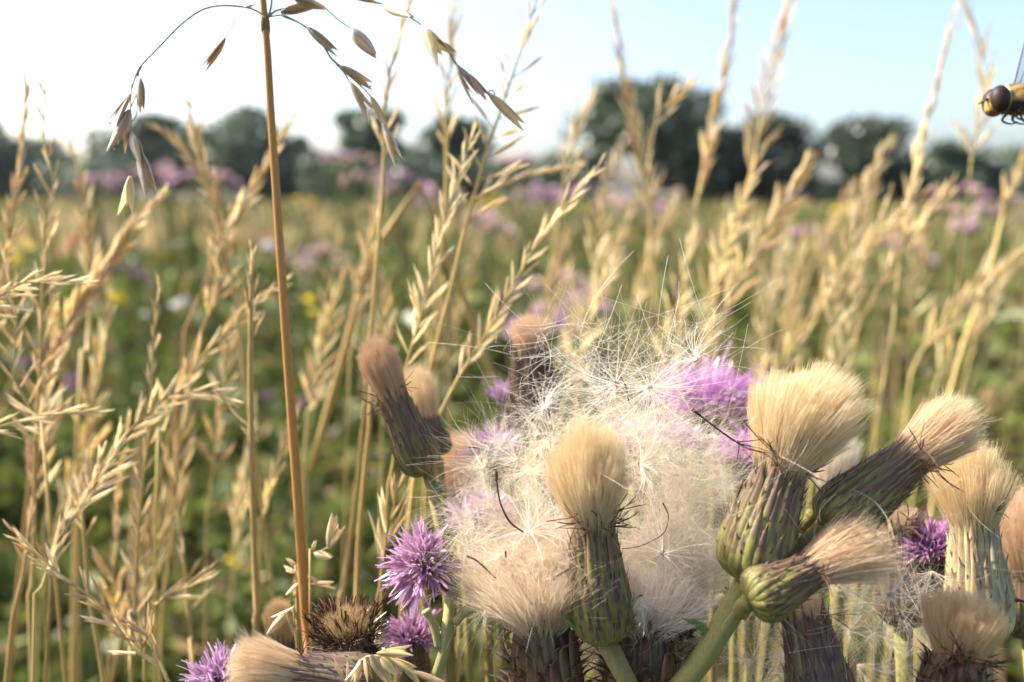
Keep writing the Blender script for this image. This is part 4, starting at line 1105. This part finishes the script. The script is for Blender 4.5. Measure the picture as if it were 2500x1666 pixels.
thistle('dark round seed head bristling with withered florets beside the oat stem', [(862, 1648), (866, 1690), (870, 1800)], .121, [
    dict(b_px=(866, 1660), m_px=(848, 1545), d0=.121, d1=.120, width=135, style='dark', seed=35, flare=.32, pap=dict(L=66, W=140, n=900, messy=.10, dome=.35, tint=(.72, .62, .52)), wither=22, wl=62, nper=12, spikes=95)], wst=30)
thistle('toppled thistle head lying along the bottom edge, tan tuft towards the corner', [(930, 1668), (960, 1700), (970, 1800)], .112, [
    dict(b_px=(925, 1672), m_px=(722, 1640), d0=.113, d1=.112, width=128, style='mauve', seed=36, pap=dict(L=165, W=138, n=2600, messy=.08, bend=(.0, -.1)), wither=3, wl=40)], wst=30)
thistle('blurred brown bud-shaped head behind the forked husk', [(700, 1668), (702, 1720), (705, 1800)], .150, [
    dict(b_px=(700, 1672), m_px=(686, 1560), d0=.150, d1=.150, width=90, style='dark', seed=37, pap=dict(L=98, W=86, n=1500, messy=.03, tint=(.9, .83, .75)))], wst=22)
thistle('burst brown seed head spilling the wide bank of beige fluff', [(1340, 1725), (1345, 1770), (1350, 1850)], .120, [
    dict(b_px=(1338, 1730), m_px=(1318, 1500), d0=.120, d1=.119, width=185, style='brown', seed=38, flare=.30, curl=.07, wither=7, wl=50,
         pap=dict(L=225, W=470, n=4200, messy=.24, dome=.35, mat='fluff', wid=3.6e-5, tint=(1, .92, .82)))], wst=40)
thistle('broken brown seed head right behind the central stalk, shedding white hairs', [(1570, 1735), (1572, 1780), (1575, 1850)], .119, [
    dict(b_px=(1570, 1735), m_px=(1575, 1510), d0=.119, d1=.118, width=190, style='brown', seed=39, flare=.36, curl=.08, wither=6, wl=55,
         pap=dict(L=150, W=380, n=1500, messy=.2, dome=.6, mat='fluff', wid=3.6e-5))], wst=40)
thistle('dark centred star-like head sunk in the fluff right of the central head', [(1650, 1540), (1655, 1600), (1665, 1750)], .128, [
    dict(b_px=(1650, 1540), m_px=(1642, 1415), d0=.129, d1=.126, width=110, style='dark', seed=40, flare=.3, curl=.10, wither=8, wl=45,
         pap=dict(L=165, W=330, n=1300, messy=.2, dome=.7, mat='fluff', wid=3.6e-5))], wst=26)
thistle('small blurred tan tuft behind the fluff beside the magenta flowers', [(1790, 1120), (1792, 1200), (1795, 1300)], .165, [
    dict(b_px=(1790, 1120), m_px=(1788, 1040), d0=.165, d1=.165, width=70, style='dark', seed=41, pap=dict(L=70, W=84, n=900, messy=.04, tint=(.95, .88, .78)))], wst=18)

# purple flowers
PUR = (1.0, 1.0, 1.0); MAG = (1.15, .95, 1.25); LIL = (1.1, 1.25, 1.15)
thistle('sharp purple flower beside the bank of fluff', [(1110, 1402), (1118, 1440), (1110, 1500), (1085, 1590), (1050, 1680)], [.122, .121, .121, .121, .121], [
    dict(b_px=(1100, 1400), m_px=(1030, 1378), d0=.124, d1=.117, width=92, style='dark', seed=51, flor=dict(L=74, n=115, spread=1.45, wid=3.2e-4, tint=PUR), pap=dict(L=40, W=120, n=500, messy=.1), wither=3, wl=40)],
    wst=24, extra=[([(1178, 1480), (1140, 1490), (1110, 1520)], [.121] * 3, 22), ([(1040, 1490), (1060, 1530), (1072, 1580)], [.121] * 3, 20)], col=(1.2, 1.3, 1.6))
thistle('second purple flower hanging just under the sharp one, softer', [(1010, 1660), (1012, 1720), (1015, 1800)], .134, [
    dict(b_px=(1008, 1660), m_px=(1010, 1560), d0=.134, d1=.132, width=84, style='mauve', seed=52, flor=dict(L=58, n=100, spread=1.35, tint=PUR))], wst=26)
thistle('soft purple flower at the bottom edge near the brown bud', [(545, 1730), (550, 1770), (555, 1830)], .125, [
    dict(b_px=(545, 1728), m_px=(538, 1665), d0=.125, d1=.123, width=80, style='dark', seed=53, flor=dict(L=68, n=120, spread=1.35, tint=LIL))], wst=24)
thistle('lilac flower half buried in the top left of the beige fluff', [(1180, 1330), (1185, 1400), (1190, 1500)], .138, [
    dict(b_px=(1180, 1330), m_px=(1178, 1275), d0=.138, d1=.137, width=74, style='mauve', seed=54, flor=dict(L=72, n=110, spread=1.3, tint=LIL))], wst=20)
thistle('pink flower above the beige tuft and the dark twig', [(1215, 1170), (1218, 1230), (1222, 1330)], .155, [
    dict(b_px=(1215, 1170), m_px=(1205, 1110), d0=.155, d1=.153, width=64, style='dark', seed=55, flor=dict(L=66, n=90, spread=1.35, tint=MAG))], wst=18)
thistle('bright magenta flower blurred behind the floating seed parachutes', [(1735, 1060), (1738, 1120), (1742, 1250)], .170, [
    dict(b_px=(1735, 1060), m_px=(1730, 985), d0=.170, d1=.168, width=84, style='mauve', seed=56, flor=dict(L=105, n=150, spread=1.45, tint=MAG))], wst=20)
thistle('magenta flower touching the side of the largest tuft, upper of two', [(1850, 1090), (1850, 1150), (1850, 1250)], .168, [
    dict(b_px=(1850, 1085), m_px=(1846, 1010), d0=.168, d1=.166, width=74, style='mauve', seed=57, flor=dict(L=80, n=110, spread=1.4, tint=MAG))], wst=18)
thistle('magenta flower at the neck of the largest tuft, lower of two', [(1828, 1200), (1830, 1260), (1832, 1350)], .150, [
    dict(b_px=(1828, 1195), m_px=(1826, 1120), d0=.150, d1=.149, width=76, style='mauve', seed=58, flor=dict(L=82, n=120, spread=1.3, tint=MAG))], wst=20)
thistle('dusky purple flower glimpsed through hairs just above the central tuft', [(1545, 1160), (1548, 1230), (1550, 1350)], .150, [
    dict(b_px=(1545, 1160), m_px=(1540, 1090), d0=.150, d1=.149, width=72, style='dark', seed=59, flor=dict(L=75, n=110, spread=1.3, tint=(.8, .75, .9)))], wst=18)
thistle('small pink flower beside the blurred dark head', [(1240, 1060), (1245, 1120), (1250, 1250)], .165, [
    dict(b_px=(1240, 1060), m_px=(1238, 990), d0=.165, d1=.165, width=50, style='mauve', seed=60, flor=dict(L=60, n=60, spread=.7, tint=LIL))], wst=16)
thistle('purple flower between the reddish-brown head and the pale ribbed head', [(2290, 1490), (2295, 1560), (2300, 1680)], .134, [
    dict(b_px=(2290, 1440), m_px=(2272, 1335), d0=.134, d1=.131, width=90, style='mauve', seed=61, flor=dict(L=66, n=120, spread=1.2, tint=MAG))], wst=26)
thistle('faint lilac flower seen through hairs right of the central tuft', [(1650, 1150), (1652, 1200), (1655, 1300)], .155, [
    dict(b_px=(1650, 1150), m_px=(1648, 1090), d0=.155, d1=.154, width=60, style='mauve', seed=62, flor=dict(L=66, n=90, spread=1.3, tint=LIL))], wst=16)


# ------------------------------------------------------------------ loose seeds and fluff
def plume(rg, L, n, axis, cone, wid=3.8e-5, bend=.25, gap=.2):
    """Hairs of one seed parachute about the origin."""
    ax = unit(np.array(axis, float)); u = unit(np.cross(ax, [0.3, .5, .8])); w = np.cross(ax, u)
    th = cone * (gap + (1 - gap) * np.sqrt(rg.uniform(0, 1, n))); a = rg.uniform(0, 6.283, n)
    d = np.cos(th)[:, None] * ax + np.sin(th)[:, None] * (np.cos(a)[:, None] * u + np.sin(a)[:, None] * w)
    s = np.linspace(0.02, 1, 8)
    cv = -ax * bend + rg.normal(0, .12, (n, 3))
    l = L * rg.uniform(.7, 1.12, (n, 1, 1))
    P = d[:, None] * s[None, :, None] * l + cv[:, None] * (s ** 2)[None, :, None] * l
    return ribbons(P, wid * np.array([1.3, 1.1, 1, 1, .9, .8, .7, .4])[None] * rg.uniform(.7, 1.2, (n, 1)), rg)


def seed(px, py, d, Lpx, n, axis, cone, label, sd, achene=False):
    rg = np.random.RandomState(sd); p = at(px, py, d)
    e = empty('thistle_seed', p, label, 'seed', 'loose seed parachutes')
    v, q = plume(rg, mm(Lpx, d), int(n * .9), axis, cone, wid=4.8e-5, bend=.42)
    o = link('plume', B().add(v, q, c=(1.2, 1.25, 1.3)).mesh('plume', 'fluff'), e); tag(o, kind='stuff')
    b = B(); ax = unit(np.array(axis, float)); r = mm(7, d)
    u = unit(np.cross(ax, [0.3, .5, .8])); w = np.cross(ax, u)
    for k in range(9):
        a = k * 6.283 / 9; dd = (math.cos(a) * u + math.sin(a) * w)
        b.add(*tube(np.array([dd * r * .3, dd * r * .8 + ax * r * .2, dd * r * 1.3 + ax * r * .4]), [r * .22, r * .26, r * .12], 4), c=(2.6, 2.4, 2.0))
    v, q = ball(r * .45, 7, 5); b.add(v, q, c=(3.2, 2.8, 2.2))
    link('disc', b.mesh('disc', 'withered'), e)
    if achene:
        b = B().add(*tube(np.array([[0, 0, 0], -ax * r * 1.5, -ax * r * 4, -ax * r * 5]), [r * .3, r * .6, r * .7, r * .15], 7), c=(1.6, 1.4, 1.2))
        link('achene', b.mesh('achene', 'withered'), e)


seed(1504, 936, .119, 185, 90, (-.2, -.5, -.3), 1.6, 'star-shaped seed parachute on top of the fluff, nearer the blurred dark head', 1)
seed(1586, 946, .117, 215, 95, (.05, -.75, -.2), 1.65, 'star-shaped seed parachute on top of the fluff with the clearest dark centre', 2)
seed(1560, 1133, .118, 190, 70, (.75, -.35, .1), 1.2, 'seed parachute opening sideways just right of the central tuft', 3)
seed(2172, 1452, .109, 180, 85, (.05, -.9, -.1), 1.6, 'lone grey star-shaped seed between the small flopped head and the corner head', 4)
seed(1618, 1352, .116, 170, 65, (.1, -.5, .6), 1.5, 'seed parachute over the dark star-like head in the fluff', 5)
seed(1562, 1455, .114, 175, 75, (.35, -.4, -.7), 1.1, 'seed parachute hanging down beside the central head', 6)
seed(1290, 1300, .114, 165, 80, (.1, -.4, .9), 1.2, 'seed parachute fanning upwards at the foot of the curved dark twig', 7)
seed(1330, 1000, .128, 190, 70, (-.3, .1, .2), 1.6, 'fine seed parachute straying in front of the blurred dark head', 8)
seed(1700, 880, .122, 190, 60, (-.6, -.1, .6), 1.0, 'wispy parachute streaming up over the magenta flower', 9)


def fluff_mass():
    rg = np.random.RandomState(90)
    b = B()
    spots = []
    for k in range(140):      # bank behind and around the central head
        x = rg.uniform(1120, 1790); y = rg.uniform(1000, 1560)
        if ((x - 1440) / 370) ** 2 + ((y - 1290) / 300) ** 2 > 1: continue
        spots.append((x, y, rg.uniform(.120, .137), 150))
    for k in range(34): spots.append((rg.uniform(1130, 1400), rg.uniform(1230, 1470), rg.uniform(.113, .122), 130))
    for k in range(62): spots.append((rg.uniform(1540, 1790), rg.uniform(1060, 1500), rg.uniform(.119, .136), 160))
    for k in range(12): spots.append((rg.uniform(1400, 1700), rg.uniform(930, 1060), rg.uniform(.120, .130), 170))
    for k in range(46): spots.append((rg.uniform(1830, 2300), rg.uniform(1380, 1690), rg.uniform(.122, .138), 120))
    for x, y, d, L in spots:
        v, q = plume(rg, mm(L * rg.uniform(.9, 1.6), d), 50, rg.normal(0, 1, 3) + [0, -.2, .6], rg.uniform(.7, 1.4), wid=3.3e-5, bend=.35)
        c = np.array([1, .97, .92]) * rg.uniform(.92, 1.05)
        b.add(v + at(x, y, d), q, c=np.clip(c, 0, 1.07))
    # single stray hairs
    n = 420
    P0 = np.array([at(rg.uniform(1200, 1800), rg.uniform(790, 1180), rg.uniform(.112, .128)) for _ in range(n)])
    d = unit(rg.normal(0, 1, (n, 3)) * [1.0, .4, .6] + [0.35, 0, .45]); s = np.linspace(0, 1, 9)
    L = rg.uniform(.004, .013, (n, 1, 1)); cv = rg.normal(0, .3, (n, 3))
    P = P0[:, None] + d[:, None] * s[None, :, None] * L + cv[:, None] * (s ** 2)[None, :, None] * L
    v, q = ribbons(P, 4.2e-5 * np.ones((n, 9)), rg); b.add(v, q)
    n = 150
    P0 = np.array([at(rg.uniform(1750, 2480), rg.uniform(1150, 1640), rg.uniform(.104, .118)) for _ in range(n)])
    d = unit(rg.normal(0, 1, (n, 3)) * [1.2, .5, .7]); L = rg.uniform(.003, .010, (n, 1, 1)); cv = rg.normal(0, .3, (n, 3))
    P = P0[:, None] + d[:, None] * s[None, :, None] * L + cv[:, None] * (s ** 2)[None, :, None] * L
    v, q = ribbons(P, 3.0e-5 * np.ones((n, 9)), rg); b.add(v, q)
    o = link('seed_fluff', b.mesh('seed_fluff', 'fluff'))
    tag(o, 'bank of white silky seed fluff caught between the thistle heads', 'fluff', kind='stuff')


fluff_mass()


def twig(pts, d, w, label, knob=1.6, forks=0, sd=1):
    rg = np.random.RandomState(sd)
    p = crom([at(x, y, d) for x, y in pts], 14); o0 = p[0].copy()
    rad = np.linspace(mm(w, d) * .5 * knob, mm(w, d) * .4, 14); rad[2:] = np.minimum(rad[2:], mm(w, d) * .5)
    rad = rad * rg.uniform(.8, 1.2, 14)
    b = B().add(*tube(p - o0, rad, 6), c=(1, 1, 1))
    for k in range(forks):
        e_ = p[-1 - k % 3] - o0; dd = unit(p[-1] - p[-3]) + rg.normal(0, .5, 3)
        b.add(*tube(crom([e_, e_ + dd * mm(22, d), e_ + dd * mm(45, d) + rg.normal(0, mm(8, d), 3)], 5), np.linspace(mm(w, d) * .35, mm(w, d) * .15, 5), 5))
    o = link('dried_floret', b.mesh('dried_floret', 'withered'), None, Matrix.Translation(Vector(o0)))
    tag(o, label, 'dried floret', 'dried floret stalks caught in the fluff')


twig([(1211, 1150), (1214, 1185), (1222, 1230), (1245, 1275), (1278, 1300)], .112, 5.5, 'curved dark floret stalk standing in the pale fluff', sd=1)
twig([(1140, 1358), (1162, 1368), (1185, 1388), (1210, 1412)], .111, 4.5, 'short dark floret stalk lying low in the beige fluff', sd=2)
twig([(1145, 1090), (1170, 1096), (1205, 1106)], .125, 4.5, 'small straight dark stalk in front of the beige tuft', sd=3)
twig([(1618, 1228), (1632, 1260), (1622, 1300), (1590, 1322), (1555, 1336), (1518, 1340)], .116, 2.4, 'hooked dark floret stalk right of the central neck', sd=4)
twig([(1350, 1415), (1372, 1400), (1395, 1388)], .110, 6, 'stubby brown fragment touching the central head', sd=5)
twig([(1690, 1000), (1735, 1035), (1780, 1068), (1815, 1090)], .112, 5, 'dark forked stalk reaching to the neck of the largest tuft', forks=5, sd=6)
twig([(1515, 920), (1528, 945), (1536, 985)], .118, 4, 'tiny dark stalk between the two star-shaped seeds', sd=7)
twig([(1820, 1170), (1803, 1205), (1795, 1250), (1790, 1300)], .1135, 4.5, 'thin dark thread hanging along the largest head', sd=8)
twig([(1234, 1345), (1235, 1362)], .111, 6, 'tiny dark seed speck in the beige fluff', knob=1.0, sd=9)
twig([(2480, 1465), (2500, 1470), (2530, 1490)], .112, 7, 'dark stalk end poking in at the frame edge', sd=10)


# ------------------------------------------------------------------ hoverfly
def hoverfly():
    D = .101
    M_ = lambda px: mm(px, D)
    c0 = at(2470, 248, D)
    e = empty('hoverfly', c0, 'hovering striped hoverfly with big brown eyes, cut off by the frame edge', 'hoverfly')
    chit = principled('hoverfly_chitin', (1, 1, 1), .45, nscale=2500, amt=.3, attr=True)
    eye = principled('hoverfly_eye', (0.030, 0.015, 0.013), .5, spec=.2, nscale=6000, amt=.25)
    wingm = leafy('hoverfly_wing', (0.45, 0.45, 0.46), .5, attr=False, noise=.1, nscale=900, rand=0)
    N = wingm.node_tree.nodes; L = wingm.node_tree.links
    out = [n for n in N if n.type == 'OUTPUT_MATERIAL'][0]; src = out.inputs[0].links[0].from_socket
    tr = N.new('ShaderNodeBsdfTransparent'); mx = N.new('ShaderNodeMixShader'); mx.inputs[0].default_value = .42
    L.new(tr.outputs[0], mx.inputs[1]); L.new(src, mx.inputs[2]); L.new(mx.outputs[0], out.inputs[0])
    X = np.array([1.0, 0, 0]); Yv = FWD; Z = UP
    W = lambda x, y, z: x * X + y * Yv + z * Z       # local axes: body along +X, up Z

    def ell(cx, cy, cz, rx, ry, rz, colf, name, mat, parent=e, n=20, m=14):
        th = np.linspace(0, math.pi, m); a = np.arange(n) * 2 * math.pi / n
        u = np.stack([np.cos(th)[:, None] + 0 * a, np.sin(th)[:, None] * np.cos(a), np.sin(th)[:, None] * np.sin(a)], -1).reshape(-1, 3)
        p = u * [M_(rx), M_(ry), M_(rz)] + [M_(cx), M_(cy), M_(cz)]
        c = np.array([colf(*k) for k in u])
        i = np.arange(m - 1)[:, None] * n; j = np.arange(n)[None]; j2 = (j + 1) % n
        q = np.stack([i + j, i + n + j, i + n + j2, i + j2], -1).reshape(-1, 4)
        v = p[:, :1] * X + p[:, 1:2] * Yv + p[:, 2:] * Z
        return link(name, B().add(v, q, c=c).mesh(name, mat), parent)

    def thor(x, y, z):
        if z < -.25: return (.022, .016, .014)
        st = abs(math.sin(y * 5 + .6 + x * .4)) > .55
        return (.42, .24, .06) if (st and z > -.1) or z > .75 else (.13, .075, .03)
    ell(14, 0, 2, 42, 36, 37, thor, 'thorax', chit)
    h = ell(-40, 0, -4, 22, 34, 33, lambda x, y, z: (.10, .06, .03), 'head', chit)
    for s in (-1, 1):
        ell(-38, s * 15, 1, 23, 24, 34, lambda *k: (1, 1, 1), 'eye', eye, h)
    ell(-54, 0, -10, 11, 17, 24, lambda x, y, z: (.45, .27, .05) if z > -.6 else (.1, .06, .03), 'face', chit, h)
    ell(-19, 0, 3, 5, 31, 35, lambda x, y, z: (.62, .50, .22) if z > -.5 else (.25, .2, .1), 'collar', chit)
    for s in (-1, 1):
        p = np.array([W(M_(-56), M_(5 * s), M_(4)), W(M_(-66), M_(7 * s), M_(3)), W(M_(-76), M_(8 * s), M_(-4))])
        link('antenna', B().add(*tube(p, [M_(3), M_(4.5), M_(2)], 6), c=(.05, .03, .02)).mesh('antenna', chit), h)

    def abd(x, y, z):
        t = (x + 1) * .5
        band = (t * 4.2) % 1
        return (.50, .30, .04) if .18 < band < .58 and z > -.75 else (.025, .02, .016)
    ell(108, 0, -6, 66, 36, 26, abd, 'abdomen', chit, n=24, m=30)
    ell(60, 0, 14, 14, 24, 16, lambda *k: (.42, .28, .06), 'scutellum', chit)
    for s in (-1, 1):     # wings raised
        n = 11; t = np.linspace(0, 1, n)
        lead = np.stack([10 + 52 * t, s * (14 + 26 * t), 30 + 150 * t], -1)
        wd = np.interp(t, [0, .2, .6, .9, 1], [6, 30, 46, 30, 4])
        if s < 0: lead = np.stack([22 + 120 * t, -(20 + 110 * t), 18 - 62 * t], -1)
        trail = lead + np.stack([wd, 0 * wd, -wd * .35], -1) if s > 0 else lead + np.stack([wd * .5, 0 * wd, -wd * .8], -1)
        lead, trail = [M_(1) * (p[:, :1] * X + p[:, 1:2] * Yv + p[:, 2:] * Z) for p in (lead, trail)]
        v = np.stack([lead, (lead + trail) / 2 + .00004, trail], 1).reshape(-1, 3)
        i = np.arange(n - 1)[:, None] * 3 + np.arange(2)[None]
        w = link('wing', B().add(v, np.stack([i, i + 1, i + 4, i + 3], -1).reshape(-1, 4)).mesh('wing', wingm), e)
        vb = B().add(*tube(lead, np.linspace(M_(2.8), M_(1.2), n), 5), c=(.06, .05, .045))
        vb.add(*tube(lead * .55 + trail * .45, np.linspace(M_(1.4), M_(.6), n), 4), c=(.06, .05, .045))
        link('vein', vb.mesh('vein', chit), w)
    for s in (-1, 1):
        for k in range(3):
            x0 = -5 + 18 * k
            p = np.array([W(M_(x0), M_(14 * s), M_(-28)), W(M_(x0 - 4 + 8 * k), M_(24 * s), M_(-40)), W(M_(x0 + 14 + 10 * k), M_(20 * s), M_(-50)), W(M_(x0 + 30 + 10 * k), M_(16 * s), M_(-46))])
            link('leg', B().add(*tube(crom(p, 8), np.linspace(M_(3.4), M_(1.5), 8), 6), c=(.05, .035, .02)).mesh('leg', chit), e)
    # body fur
    rg = np.random.RandomState(3); n = 900
    d = unit(rg.normal(size=(n, 3)) + [0, 0, .5]); s = np.linspace(.93, 1.22, 3)
    P = d[:, None] * s[None, :, None] * [M_(42), M_(36), M_(37)] + [M_(14), 0, M_(2)]
    P = P[..., :1] * X + P[..., 1:2] * Yv + P[..., 2:] * Z
    v, q = ribbons(P, 2.5e-5 * np.ones((n, 3)), rg)
    o = link('fur', B().add(v, q, c=(.75, .6, .35)).mesh('fur', 'awn'), e); tag(o, kind='stuff')


hoverfly()


# ------------------------------------------------------------------ thin summer haze over the meadow
def haze():
    m, nt, N, L = new_mat('haze_air')
    out = N.new('ShaderNodeOutputMaterial'); v = N.new('ShaderNodeVolumePrincipled')
    v.inputs['Color'].default_value = (0.88, 0.94, 1.0, 1); v.inputs['Density'].default_value = 0.0002; v.inputs['Anisotropy'].default_value = 0.3
    L.new(v.outputs[0], out.inputs['Volume'])
    x0, x1, y0, y1, z0, z1 = -120, 120, -30, 130, -1.2, 11
    p = np.array([[x, y, z] for z in (z0, z1) for y in (y0, y1) for x in (x0, x1)], float)
    q = [(0, 2, 3, 1), (4, 5, 7, 6), (0, 1, 5, 4), (2, 6, 7, 3), (0, 4, 6, 2), (1, 3, 7, 5)]
    o = link('haze', B().add(p, q).mesh('haze', m)); tag(o, 'thin pale summer haze over the meadow', 'haze', kind='stuff')


haze()
